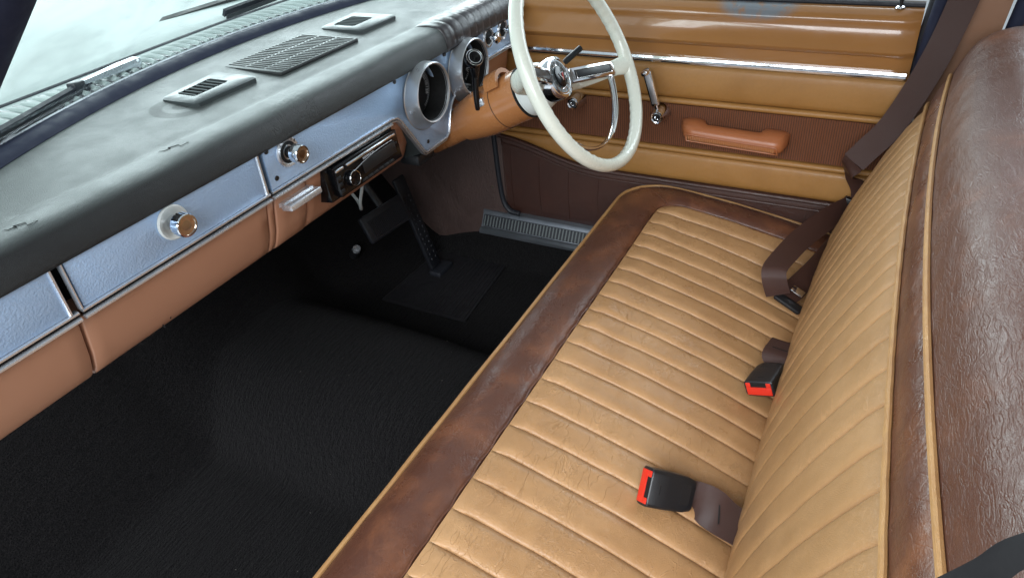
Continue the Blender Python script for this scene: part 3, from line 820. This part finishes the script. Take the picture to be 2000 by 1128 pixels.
# turn signal stalk beyond the hub
s0 = WC - WA * .125 + WX * .05; s1 = s0 + V((.10, -.045, .045))
add('turn_stalk', *tube([s0 - WX * .01, s0.lerp(s1, .55), s0.lerp(s1, .6), s1], lambda s: .004 if s < .5 else .0065, 10), 'black_plastic', col)

# ------------------------------------------------------------------ driver's door
DX = .70
door = thing('driver_door', 'tan and brown driver door trim with chrome strip and armrest', 'door', (.74, .44, .14))
Y0, Y1 = -.035, .915
def dslab(name, zb, zt, x0, mat, parent=door, y0=Y0, y1=Y1, crown=.003, th=.02, n=40, lab=None):
    rings = []
    for k in range(n + 1):
        y = y0 + (y1 - y0) * k / n; b = zb(y) if callable(zb) else zb; tp = zt(y) if callable(zt) else zt
        r = [V((x0 + th, y, b)), V((x0 + .0025, y, b))]
        for q in range(9):
            s = q / 8; r.append(V((x0 - crown * math.sin(math.pi * s) ** .6 + .0008 * noise.noise(V((y * 9, s * 2, zb(y) if callable(zb) else zb * 30))), y, b + (tp - b) * (.01 + .98 * s))))
        r += [V((x0 + .0025, y, tp)), V((x0 + th, y, tp))]
        rings.append(r)
    return add(name, *loft(rings), mat, parent, sharp=60, label=lab)
def zlow(y): return .366 + .062 * sstep(.62, .93, y) + .004 * (y < 0)
dslab('lower_trim', .19, zlow, DX + .002, 'door_brown', lab='dark brown lower door trim with stitched panels')
for k in range(11):
    y = .02 + k * .086
    add('stitch_line', *tube([V((DX + .0002, y, .20)), V((DX - .0018, y + .002, .28)), V((DX - .0002, y, zlow(y) - .032))], .0011, 5), 'door_brown', door)
def zline(off, r, mat, name):
    add(name, *tube([V((DX - .0015, Y0 + (Y1 - Y0) * k / 50, zlow(Y0 + (Y1 - Y0) * k / 50) + off)) for k in range(51)], r, 8), mat, door)
zline(-.004, .0055, 'door_brown', 'trim_bead'); zline(-.024, .0032, 'door_brown', 'trim_bead')
dslab('tan_panel', lambda y: zlow(y) + .003, .438, DX, 'door_tan', crown=.005)
dslab('tan_bead', .4395, .4535, DX, 'door_tan', crown=.006, n=12)
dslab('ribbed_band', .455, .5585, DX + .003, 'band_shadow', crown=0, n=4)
parts = []
k = 0
y = Y0 + .002
while y < Y1 - .002:
    parts.append(lathe([(.0001, 0), (.0019, 0), (.0019, .102), (.0001, .102)], V((DX + .0035, y, .4558)), (0, 0, 1), 6)); y += .0050
add('ribs', *merge(*parts), 'ribbed_brown', door, kind='stuff', label='fine vertical ribs of the brown door band')
dslab('tan_bead', .560, .5745, DX, 'door_tan', crown=.006, n=12)
dslab('tan_panel', .576, .652, DX, 'door_tan', crown=.006)
# chrome strip
rings = []
for k in range(31):
    y = Y0 + .005 + (.80 - Y0) * k / 30
    rings.append([V((DX + .01, y, .6535)), V((DX - .002, y, .6535)), V((DX - .006, y, .656)), V((DX - .0065, y, .6595)), V((DX - .003, y, .662)), V((DX - .0055, y, .6645)), V((DX - .004, y, .6685)), V((DX + .01, y, .669))])
add('chrome_strip', *loft(rings), 'chrome', door, sharp=30)
# painted upper shell
prof = [(.74, .655), (.704, .660), (.703, .690), (.702, .696), (.694, .7015), (.692, .708), (.697, .714), (.706, .722), (.712, .745), (.714, .752), (.712, .757), (.713, .764), (.719, .772), (.730, .779), (.745, .782), (.770, .782), (.775, .66)]
rings = []
for k in range(40):
    y = Y0 + (Y1 + .03 - Y0) * k / 39
    e = sstep(Y0, Y0 + .025, y) * sstep(Y1 + .03, Y1 - .06, y)
    rings.append([V((x + .012 * (1 - e) * (x < .72), y, z)) for x, z in prof])
add('painted_sill', *loft(rings), 'door_paint', door, sharp=45, label='glossy tan painted metal upper door with grey primer patch')
add('door_core', *box((.745, .44, .43), (.06, .955, .47), bev=.005), 'door_paint', door)
# window channel + pane
add('window_seal', *tube([V((.752, Y0 + (Y1 - Y0) * k / 20, .785)) for k in range(21)], .006, 8), 'black_rubber', door)
add('window_seal', *tube([V((.772, Y0 + (Y1 - Y0) * k / 20, .786)) for k in range(21)], .005, 8), 'chrome', door)
add('window_pane', *box((.762, .40, 1.0), (.004, .80, .40)), 'glass', door, smooth=False)
# lock button
lb = V((.740, .008, .782))
add('lock_ferrule', *lathe([(.001, 0), (.0095, 0), (.0085, .003), (.005, .004), (.001, .004)], lb, (0, 0, 1), 20), 'chrome', door)
add('lock_button', *lathe([(.003, .003), (.0035, .012), (.0048, .020), (.0058, .030), (.005, .034), (.001, .035)], lb, (0, 0, 1), 16), 'black_plastic', door)
# window crank
def crank(y, z, parent):
    b = add('crank_boss', *lathe([(.001, 0), (.022, 0), (.022, .004), (.0200, .010), (.0150, .036), (.0138, .038), (.011, .037), (.0095, .0385), (.005, .0385), (.004, .037), (.001, .037)], V((DX + .002, y, z)), (-1, 0, 0), 28), 'chrome', parent)
    return b
wcr = crank(.462, .536, door)
a0 = V((DX - .026, .462, .545)); a1 = V((DX - .034, .490, .640))
dirv = (a1 - a0).normalized(); M3 = basis((0, 0, 0), dirv, (0, 1, 0)).to_3x3()
add('crank_arm', *merge(box(a0.lerp(a1, .12), (.03, .008, .006), M3, .002), box(a0.lerp(a1, .60), (.084, .020, .010), M3, .003)), 'chrome', wcr)
add('crank_inlay', *box(a0.lerp(a1, .58) + V((-.0045, 0, 0)), (.068, .013, .003), M3, .001), 'brushed_metal', wcr)
add('crank_grip', *box(a1 + V((-.010, 0, .003)), (.012, .016, .026), basis((0, 0, 0), dirv, (0, 1, 0)).to_3x3(), .004), 'chrome', wcr)
dh = crank(.675, .548, door)
# armrest
rings = []
AL = [(.0, .0), (.02, .3), (.06, .75), (.12, .98), (.25, 1), (.75, 1), (.90, 1), (.96, .85), (.99, .5), (1, .12)]
ay0, ay1 = .408, .168
path = [k / 40 for k in range(41)]
def lerp_tab(tab, s):
    for (a, va), (b, vb) in zip(tab, tab[1:]):
        if a <= s <= b: return va + (vb - va) * (s - a) / (b - a)
    return tab[-1][1]
for s in path:
    y = ay0 + (ay1 - ay0) * s; f = lerp_tab(AL, s); out = .052 * max(.12, f) ** .6
    zc_ = .515 + .002 - .010 * s
    hh = .024 * max(.3, f) ** .5
    endb = max(sstep(.26, .14, s), sstep(.74, .82, s))      # grip ends rise up the door
    topz = zc_ + hh * .55 + .004 * endb
    xi = DX + .003 if endb > .02 else DX - .016
    xi = DX - .018 + .021 * sstep(0, .35, endb)
    o = DX - out
    rings.append([V((xi, y, topz - .002)), V((xi - .006, y, topz)), V((DX - out * .55, y, zc_ + hh * .62 + .003 * endb)), V((o + .006, y, zc_ + hh * .40)), V((o, y, zc_ + hh * .10)), V((o - .001, y, zc_ - hh * .55)),
                  V((o + .004, y, zc_ - hh * .85)), V((o + .014, y, zc_ - hh)), V((DX - .012, y, zc_ - hh * .9)), V((xi, y, zc_ - hh * .6))])
arm = add('armrest', *loft(rings), 'armrest_tan', door, sharp=50, label='orange tan moulded armrest with pull grip')
rr = []
for k in range(44):
    s = .10 + .80 * k / 43; y = ay0 + (ay1 - ay0) * s; z = .505 - .010 * s
    rr.append(box((DX - .0530, y, z), (.0025, .0026, .010), None))
add('armrest_ribs', *merge(*rr), 'column_tan', arm, smooth=False, kind='stuff')
fr = [V((DX - .0535, ay0 + (ay1 - ay0) * s, .505 - .010 * s + dz)) for s, dz in [(.08 + .84 * k / 20, .0075) for k in range(21)] + [(.94 - .0 - .84 * k / 20, -.0075) for k in range(21)]]
add('armrest_rim', *tube(fr, .0016, 6, True), 'armrest_tan', arm)
# door seal (black) at front edge and rear edge
add('door_seal', *tube(crom([V((.698, .928, .78)), V((.695, .925, .45)), V((.693, .915, .26)), V((.690, .895, .205)), V((.690, .86, .195))], 8), .0075, 8), 'black_rubber', door)

# ------------------------------------------------------------------ sill plate, kick panel, pillar
sp = thing('sill_plate', 'scuffed ribbed aluminium sill plate under the driver door', 'sill plate', (.69, .55, .10))
rings = []
for k in range(30):
    y = -.05 + 1.03 * k / 29
    rings.append([V((.655, y, .128)), V((.655, y, .136)), V((.662, y, .141)), V((.670, y, .143)), V((.690, y, .176)), V((.692, y, .186)), V((.705, y, .192)), V((.708, y, .20)), V((.73, y, .20)), V((.73, y, .128))])
add('plate', *loft(rings), 'sill_metal', sp, sharp=25)
add('plate_channel', *box((.6783, .465, .1597), (.0030, 1.02, .034), Matrix.Rotation(math.radians(31), 3, 'Y')), 'black_rubber', sp, smooth=False)
parts = []
for k in range(98):
    y = .0 + k * .0100
    parts.append(box((.6778, y, .1600), (.0035, .0040, .031), Matrix.Rotation(math.radians(31), 3, 'Y')))
add('plate_ribs', *merge(*parts), 'slat_plastic', sp, kind='stuff', smooth=False)
for y in (.68, .92): add('screw', *lathe([(.001, 0), (.004, 0), (.003, .002), (.001, .002)], V((.705, y, .1925)), (-.2, 0, 1), 12), 'chrome', sp)
kp = add('kick_panel', *prism([(.90, .02), (.905, .60), (1.5, .60), (1.5, .02)], lambda a, b: (.715, a, b), lambda a, b: (.695, a, b), .004), 'kick_brown', label='grained brown kick panel ahead of the driver door', cat='trim panel', base=(.70, 1.1, .1))
add('panel_screw', *lathe([(.001, 0), (.004, 0), (.003, .002), (.001, .0025)], V((.6955, .945, .265)), (-1, 0, 0), 12), 'tan_tinted_chrome', kp)
add('hinge_pillar', *box((.735, .97, .60), (.05, .12, .45), bev=.01), 'door_paint', label='tan painted hinge pillar between dashboard and driver door', cat='pillar', base=(.735, .97, .40))
fw = add('firewall', *box((0, 1.46, .45), (1.46, .03, .75)), 'deep_black', kind='structure', smooth=False, label='dark firewall under the dashboard')

# ------------------------------------------------------------------ pedals, mat, dimmer, cable
acc = thing('accelerator_pedal', 'long black rubber accelerator pedal hinged at the floor', 'pedal', (.56, 1.085, .03))
b0, b1 = V((.553, 1.080, .050)), V((.548, 1.165, .325)); d = (b1 - b0).normalized()
M3 = basis((0, 0, 0), WX, d).to_3x3()
pad_ = add('pedal_pad', *box(b0.lerp(b1, .5), (.046, (b1 - b0).length, .014), M3, .004), 'pedal_rubber', acc)
nrm = WX.cross(d) 
dots = []
for r in range(13):
    for c in range(2):
        p = b0.lerp(b1, .10 + .058 * r) + WX * (-.010 + .020 * c) + nrm * .0065
        dots.append(lathe([(.0001, 0), (.0045, 0), (.0035, .0022), (.0001, .0026)], p, nrm, 8))
add('pedal_studs', *merge(*dots), 'pedal_rubber', pad_, kind='stuff')
add('hinge', *box((.558, 1.066, .040), (.075, .040, .018), bev=.005), 'black_rubber', acc)
brk = thing('brake_pedal', 'wide black ribbed rubber brake pedal beside the accelerator', 'pedal', (.37, 1.10, .22))
c0 = V((.375, 1.085, .300)); d = V((0, .48, .88)).normalized(); M3 = basis((0, 0, 0), (1, -.02, -.06), d).to_3x3(); n_ = M3 @ V((0, 0, 1))
bpad = add('pedal_pad', *box(c0, (.165, .072, .016), M3, .006), 'pedal_rubber', brk)
for k in range(22):
    add('tread_rib', *box(c0 + M3 @ V((-.066 + k * .0063, -.004, .0085)), (.0030, .048, .0030), M3), 'pedal_rubber', bpad, smooth=False)
add('pedal_arm', *tube([c0 + V((.02, .01, .0)), c0 + V((.02, .09, .12)), c0 + V((.02, .12, .30))], .010, 8), 'black_plastic', brk)
dm = thing('dimmer_switch', 'small round metal foot dimmer switch on the toe board', 'switch', (.40, 1.235, .14))
add('switch_body', *lathe([(.001, -.03), (.013, -.03), (.013, .014), (.001, .014)], V((.395, 1.235, .155)), (-.2, -.6, .75), 20), 'black_plastic', dm)
add('switch_button', *lathe([(.001, .012), (.011, .012), (.011, .024), (.0095, .026), (.004, .025), (.001, .025)], V((.395, 1.235, .155)), (-.2, -.6, .75), 20), 'worn_chrome', dm)
add('heater_cable', *tube(crom([V((.33, 1.08, .52)), V((.29, 1.06, .45)), V((.28, 1.07, .40)), V((.31, 1.10, .36)), V((.36, 1.16, .36)), V((.40, 1.3, .44))], 8), .004, 8), 'cream_white', label='pale cable hanging under the dashboard behind the brake pedal', cat='cable', base=(.30, 1.1, .36))
hm = thing('heel_mat', 'dark ribbed rubber heel mat set in the driver footwell carpet', 'mat', (.53, 1.0, .03))
mz = .035
def mq(u, v): return V((.365 + .325 * u, .872 + .27 * v - .012 * u * v + .03 * u * (1 - v), mz + .0))
rings = [[mq(u / 10, v / 10) for u in range(11)] for v in range(11)]
add('mat_sheet', *loft([r + [p - V((0, 0, .006)) for p in r[::-1]] for r in rings]), 'mat_rubber', hm)
for k in range(10):
    v = .03 + k * .052
    add('mat_rib', *tube([mq(.02, v) + V((0, 0, .0005)), mq(.5, v) + V((0, 0, .0005)), mq(.98, v) + V((0, 0, .0005))], .0018, 6), 'mat_rubber', hm)
for e in ((0, 0, 1, 0), (0, 1, 1, 1), (0, 0, 0, 1), (1, 0, 1, 1)):
    add('mat_edge', *tube([mq(e[0], e[1]), mq((e[0] + e[2]) / 2, (e[1] + e[3]) / 2), mq(e[2], e[3])], .0028, 6), 'mat_rubber', hm)
lint = []
for k in range(26):
    x = random.uniform(-.5, .62); y = random.uniform(.55, 1.05)
    lint.append(box((x, y, floor_z(x, y) + .004), (random.uniform(.0008, .003), .0008, .0006), Matrix.Rotation(random.uniform(0, 3), 3, 'Z')))
add('lint', *merge(*lint), 'lint', kind='stuff', smooth=False, label='specks of pale lint on the black carpet')

# ------------------------------------------------------------------ belts and buckles
def buckle(name, label, c, xdir, ydir, L, Wd, H, base):
    b = thing(name, label, 'buckle', base, group='seat belt buckles on the bench')
    M3 = basis((0, 0, 0), xdir, ydir).to_3x3(); c = V(c)
    def P(x, y, z): return c + M3 @ V((x, y, z))
    rings = []
    for x, sy, sz in ((-.5, .94, .90), (-.48, 1, 1), (-.1, 1, 1), (.3, .95, .97), (.46, .84, .86), (.5, .76, .74)):
        r = []
        for k in range(24):
            a = 2 * math.pi * k / 24 + math.pi / 24; ca, sa = math.cos(a), math.sin(a)
            e = .28
            r.append(P(x * L, math.copysign(abs(ca) ** e, ca) * Wd / 2 * sy, math.copysign(abs(sa) ** e, sa) * H / 2 * sz))
        rings.append(r)
    body = add('buckle_body', *loft(rings), 'buckle_plastic', b, sharp=45)
    # red release: U shape round the slot
    def rect(x0, x1, y0, y1, z0, z1, bev=.001): return box(P((x0 + x1) / 2, (y0 + y1) / 2, (z0 + z1) / 2), (x1 - x0, y1 - y0, z1 - z0), M3, bev)
    x0 = -.5 * L - .0015; x1 = -.5 * L + .006; w2 = Wd * .43; h2 = H * .40
    add('release_button', *merge(rect(x0, x1, -w2, w2, -h2, h2 * .25), rect(x0, x1, -w2, -w2 * .62, h2 * .2, h2), rect(x0, x1, w2 * .62, w2, h2 * .2, h2), rect(x0 - .001, x1, -w2 * .6, w2 * .6, -h2 * .05, h2 * .3)), 'red_plastic', b)
    add('tongue_slot', *rect(x0 + .001, x1, -w2 * .61, w2 * .61, h2 * .31, h2, 0), 'deep_black', b)
    add('body_mark', *rect(-L * .30, -L * .28, -Wd * .12, Wd * .12, H * .497, H * .503, 0), 'deep_black', b, smooth=False)
    add('body_recess', *rect(L * .18, L * .38, -Wd * .26, Wd * .26, H * .470, H * .496, 0), 'black_plastic', b, smooth=False)
    return b, P
b1_, P1 = buckle('seat_belt_buckle', 'black buckle with red button facing the camera, tucked against the backrest', (.127, .081, .300), (.995, -.181, -.059), (.145, .925, -.385), .070, .052, .030, (.10, .08, .27))
pth = crom([P1(.030, 0, -.002), P1(.046, .000, .000), P1(.062, .0, .012), P1(.085, .0, .013), P1(.108, .0, .012), P1(.112, .0, .002), P1(.108, -.01, -.03)], 6)
wd = [V((.12, 1, 0))] * len(pth)
add('buckle_strap', *strip(pth, wd, lambda s: .034 + .020 * sstep(.08, .32, s), .0026), 'webbing', b1_, sharp=50)
add('strap_stitch', *box(P1(.078, 0, .0145), (.002, .030, .0012), basis((0, 0, 0), (1, -.16, 0), (.16, 1, 0)).to_3x3()), 'deep_black', b1_)
b2_, P2 = buckle('seat_belt_buckle', 'black buckle lying on its side on the seat with strap running to the backrest', (-.188, .164, .312), (.52, -.714, -.469), (.691, .029, .722), .080, .056, .030, (-.20, .16, .28))
pth = crom([P2(.034, 0, 0), P2(.048, 0, .002), V((-.172, .108, .290)), V((-.184, .082, .288)), V((-.190, .052, .282)), V((-.190, .028, .262))], 6)
n_ = len(pth)
wdv = [V((.691, .029, .722)).lerp(V((1, .02, .12)), sstep(.15, .75, i / (n_ - 1))) for i in range(n_)]
add('buckle_strap', *strip(pth, wdv, lambda s: .040 + .020 * sstep(0.05, .5, s), .0026), 'webbing', b2_, sharp=50)
add('strap_stitch', *box(V((-.181, .088, .2915)), (.034, .002, .0016), Matrix.Rotation(-.22, 3, 'Y') @ Matrix.Rotation(.2, 3, 'Z')), 'deep_black', b2_)

belt = thing('seat_belt', 'brown webbing driver seat belt looped beside the backrest', 'seat belt', (.64, .0, .35))
def wpath(pts, dirs, n=8):
    p = crom(pts, n); d = crom(dirs, n); return p, d
p, d = wpath([(.705, -.135, 1.15), (.695, -.105, .90), (.683, -.075, .72), (.660, -.030, .585), (.640, .010, .525), (.632, .028, .500)],
             [(.1, 1, .1), (.15, 1, .15), (.25, .9, .4), (.3, .5, .8), (.3, .35, .9), (.3, .3, .9)])
add('shoulder_webbing', *strip(p, d, .050, .0018), 'webbing', belt, sharp=60)
p, d = wpath([(.632, .028, .500), (.636, .036, .478), (.650, .022, .455), (.660, .006, .425), (.664, .004, .395)],
             [(.3, .3, .9), (.5, .5, .6), (.3, .9, .2), (.2, 1, .0), (.1, 1, 0)])
add('lap_webbing', *strip(p, d, lambda s: .050 - .020 * s, .0018), 'webbing', belt, sharp=60)
add('belt_guide', *box((.662, .012, .388), (.016, .046, .026), Matrix.Rotation(.3, 3, 'X'), .004), 'black_plastic', belt)
p, d = wpath([(.660, .018, .385), (.600, .050, .382), (.506, .090, .376), (.430, .112, .371), (.388, .122, .366), (.377, .122, .355), (.379, .116, .330), (.385, .108, .304)],
             [(.0, .35, 1), (.1, .6, .7), (.2, .9, .35), (.0, 1, .15), (-.2, 1, 0), (-.2, 1, 0), (-.22, 1, 0), (-.24, 1, 0)])
add('lap_webbing', *strip(p, d, .047, .0018), 'webbing', belt, sharp=60)
p, d = wpath([(.392, .098, .296), (.425, .080, .302), (.485, .058, .314), (.550, .040, .325), (.640, .015, .330)],
             [(-.2, 1, .2), (-.1, .8, .5), (.0, .5, .8), (.0, .4, .9), (0, .3, 1)])
add('lap_webbing', *strip(p, d, .047, .0018), 'webbing', belt, sharp=60)
tg = add('belt_tongue', *box((.384, .086, .290), (.024, .060, .010), Matrix.Rotation(-.25, 3, 'Z') @ Matrix.Rotation(.35, 3, 'X'), .004), 'black_plastic', belt)
add('tongue_blade', *box((.408, .074, .306), (.020, .026, .0025), Matrix.Rotation(-.25, 3, 'Z') @ Matrix.Rotation(.35, 3, 'X'), .0005), 'chrome', tg)
strap = [V((-.68, -.01, .80)), V((-.640, -.055, .826)), V((-.601, -.091, .831)), V((-.575, -.111, .830)), (-.52, -.165, .812), (-.48, -.235, .785), (-.46, -.285, .70), (-.455, -.30, .55)]
ps = crom(strap, 8)
add('passenger_belt', *strip(ps, [V((.5, .8, .25))] * len(ps), .015, .003), 'webbing_black', label='black passenger belt webbing crossing the near backrest corner', cat='seat belt', base=(-.6, -.1, .84))

# ------------------------------------------------------------------ B-pillar and rear door
bp = thing('center_pillar', 'tan centre pillar with dark door seals behind the driver seat', 'pillar', (.74, -.12, .10))
def col_sw(pts, sx, sy, mat, name, parent):
    rings = [[V((x - sx, y - sy, z)), V((x + sx, y - sy, z)), V((x + sx, y + sy, z)), V((x - sx, y + sy, z))] for x, y, z in pts]
    return add(name, *loft(rings), mat, parent, smooth=False)
col_sw([(.745, -.115, .10), (.745, -.115, .75), (.72, -.155, 1.3)], .030, .052, 'tan_pillar', 'pillar_trim', bp)
add('pillar_seal', *tube([V((.712, -.052, .15)), V((.712, -.050, .70)), V((.706, -.062, .85)), V((.69, -.10, 1.3))], .012, 10), 'navy_rubber', bp)
add('pillar_seal', *tube([V((.735, -.043, .15)), V((.732, -.041, .70)), V((.728, -.052, .85)), V((.71, -.09, 1.3))], .010, 10), 'black_rubber', bp)
add('pillar_seal', *tube([V((.712, -.178, .15)), V((.712, -.178, .70)), V((.704, -.192, .85)), V((.69, -.22, 1.3))], .013, 10), 'navy_rubber', bp)
rd_ = thing('rear_door', 'tan painted rear door sill behind the seat backrest', 'door', (.75, -.60, .10))
add('door_shell', *box((.755, -.62, .44), (.08, .86, .68), bev=.02), 'door_paint', rd_)
add('window_seal', *box((.765, -.62, .792), (.03, .86, .02), bev=.006), 'black_rubber', rd_)
add('window_pane', *box((.765, -.62, 1.0), (.004, .84, .40)), 'glass', rd_, smooth=False)

# ------------------------------------------------------------------ windscreen, pillar, cowl, bonnet, wipers
ws = thing('windscreen', 'curved windscreen with dark rubber gasket along the dash', 'windscreen', (0, 1.15, .80))
gx = [-.78 + 1.52 * k / 60 for k in range(61)]
rings = []
for x in gx:
    y = yw(x)
    rings.append([V((x, y + .002, .798)), V((x, y - .004, .806)), V((x, y + .002, .8125)), V((x, y + .016, .818)), V((x, y + .028, .819)), V((x, y + .036, .815)), V((x, y + .038, .79))])
add('gasket', *loft(rings), 'navy_rubber', ws, sharp=60)
rings = [[V((x, yw(x) + .029, .819)), V((x, yw(x) + .032, .8205)), V((x, yw(x) + .037, .817)), V((x, yw(x) + .035, .811))] for x in gx]
add('gasket_trim', *loft(rings), 'worn_chrome', ws)
nz_ = 14; rings = []
for x in gx:
    r = []
    for k in range(nz_ + 1):
        s = k / nz_; r.append(V((x * (1 - .10 * s), yw(x) + .034 - .44 * s - .03 * math.sin(math.pi * s), .820 + .48 * s)))
    rings.append(r + [p + V((0, .004, .002)) for p in r[::-1]])
add('glass_pane', *loft(rings), 'glass', ws)
ap = thing('windscreen_pillar', 'dark navy windscreen pillar at the passenger side', 'pillar', (-.70, .95, .80))
AP0, AP1 = V((-.658, .91, .80)), V((-.555, .335, 1.30))
add('pillar_trim', *tube([AP0, AP0.lerp(AP1, .5), AP1], .045, 16), 'navy_rubber', ap)
add('pillar_bead', *tube([AP0 + V((.030, -.036, 0)), AP0.lerp(AP1, .5) + V((.030, -.036, 0)), AP1 + V((.030, -.036, 0))], .008, 10), 'navy_rubber', ap)

cowl = thing('cowl_panel', 'white cowl panel with louvres below the windscreen', 'cowl', (0, 1.25, .75))
def ybon(x): return 1.272 + .035 * sstep(-.35, .35, x) - .05 * (x - .2) ** 2
rings = [[V((x, yw(x) + .03, .812)), V((x, yw(x) + .07, .816)), V((x, ybon(x) - .004, .818)), V((x, ybon(x) - .004, .76)), V((x, yw(x) + .03, .76))] for x in gx]
def zcowl(x, y): return .817
add('cowl_sheet', *loft(rings), 'body_white', cowl)
for k in range(52):
    x = -.62 + k * .0235
    ya, yb_ = yw(x) + .046, ybon(x) - .016
    if yb_ - ya < .012: yb_ = ya + .012
    pts = []
    for q in range(7):
        s = q / 6; pts.append(V((x + .004 * s, ya + (yb_ - ya) * s, .8140 + .0050 * math.sin(math.pi * min(1, s * .9 + .1)))))
    add('louvre', *tube(pts, .0058, 8), 'body_white', cowl)
    add('louvre_slot', *box((x + .0115, (ya + yb_) / 2, .8182), (.0036, (yb_ - ya) * .95, .0022)), 'black_plastic', cowl, smooth=False)
bon = thing('bonnet', 'white bonnet seen through the windscreen', 'bonnet', (0, 1.8, .75))
rings = []
for k in range(50):
    y_ = k / 49; row = []
    for x in gx:
        y = ybon(x) + .004 + y_ * 1.3
        z = .824 + .035 * sstep(0, .6, y_) - .06 * y_ ** 2 - .03 * (x / .75) ** 2 + .008 * math.exp(-((x - .02) / .12) ** 2) * sstep(0, .3, y_)
        if k == 0: z -= .006
        row.append(V((x * (1 + .1 * y_), y, z)))
    rings.append(row + [V((p.x, p.y, p.z - .02)) for p in row[::-1]])
add('bonnet_skin', *loft(rings), 'body_white', bon, sharp=50)

add('bonnet_gap_seal', *tube([V((x, ybon(x), .8165)) for x in gx], .0050, 8), 'black_rubber', bon)
def wiper(name, label, pv, tip, el):
    wpr = thing(name, label, 'wiper', tuple(pv))
    pv = V(pv); tip = V(tip); el = V(el); t_ = (el - pv).normalized(); M3 = basis((0, 0, 0), t_, V((0, 0, 1)).cross(t_)).to_3x3()
    add('pivot', *lathe([(.001, -.03), (.011, -.03), (.011, .010), (.008, .014), (.001, .015)], pv, (0, -.2, 1), 18), 'worn_chrome', wpr)
    L = (el - pv).length
    ring = []
    for s, w_, h in ((-.08, .011, .010), (.0, .013, .012), (.25, .013, .012), (.6, .009, .009), (1.0, .006, .006)):
        c = pv + t_ * L * s + V((0, 0, .008)); wdv = M3 @ V((0, 1, 0))
        ring.append([c + wdv * w_ * math.cos(a) + V((0, 0, 1)) * h * .7 * math.sin(a) for a in [math.pi / 4 + math.pi / 2 * k for k in range(4)]])
    add('arm', *loft(ring), 'worn_chrome', wpr, smooth=False)
    bt = (tip - el); n = 14
    add('blade', *strip([el - bt * .12 + bt * 1.12 * k / n + V((0, 0, .002)) for k in range(n + 1)], [V((0, -.5, .86))] * (n + 1), .016, .007), 'black_rubber', wpr)
    add('blade_clip', *box(el + V((0, 0, .006)), (.024, .018, .016), M3, .003), 'black_plastic', wpr)
    add('squeegee', *strip([el - bt * .12 + bt * 1.12 * k / n + V((0, -.006, -.006)) for k in range(n + 1)], [V((0, -.5, .86))] * (n + 1), .010, .003), 'black_plastic', wpr)
    return wpr
wiper('windscreen_wiper', 'grey metal arm and black blade wiper parked on the passenger side', (-.066, 1.216, .820), (-.50, 1.045, .830), (-.200, 1.186, .824))
wiper('windscreen_wiper', 'black wiper at the top edge near the middle of the windscreen', (.72, 1.31, .822), (.258, 1.325, .828), (.559, 1.35, .828))

# ------------------------------------------------------------------ roof (shades the cabin; out of frame)
rings = []
for k in range(21):
    y = .66 - 2.0 * k / 20
    top = [V((-.62 + 1.24 * i / 20, y - .0, 1.34 + .04 * math.sin(math.pi * i / 20) - .02 * (k == 0))) for i in range(21)]
    rings.append(top + [p - V((0, 0, .03)) for p in top[::-1]])
add('roof', *loft(rings), 'headliner_cloth', label='cloth lined roof over the cabin', cat='roof', base=(0, 0, 1.3))
for o in bpy.data.objects:
    if 'org' in o: del o['org']
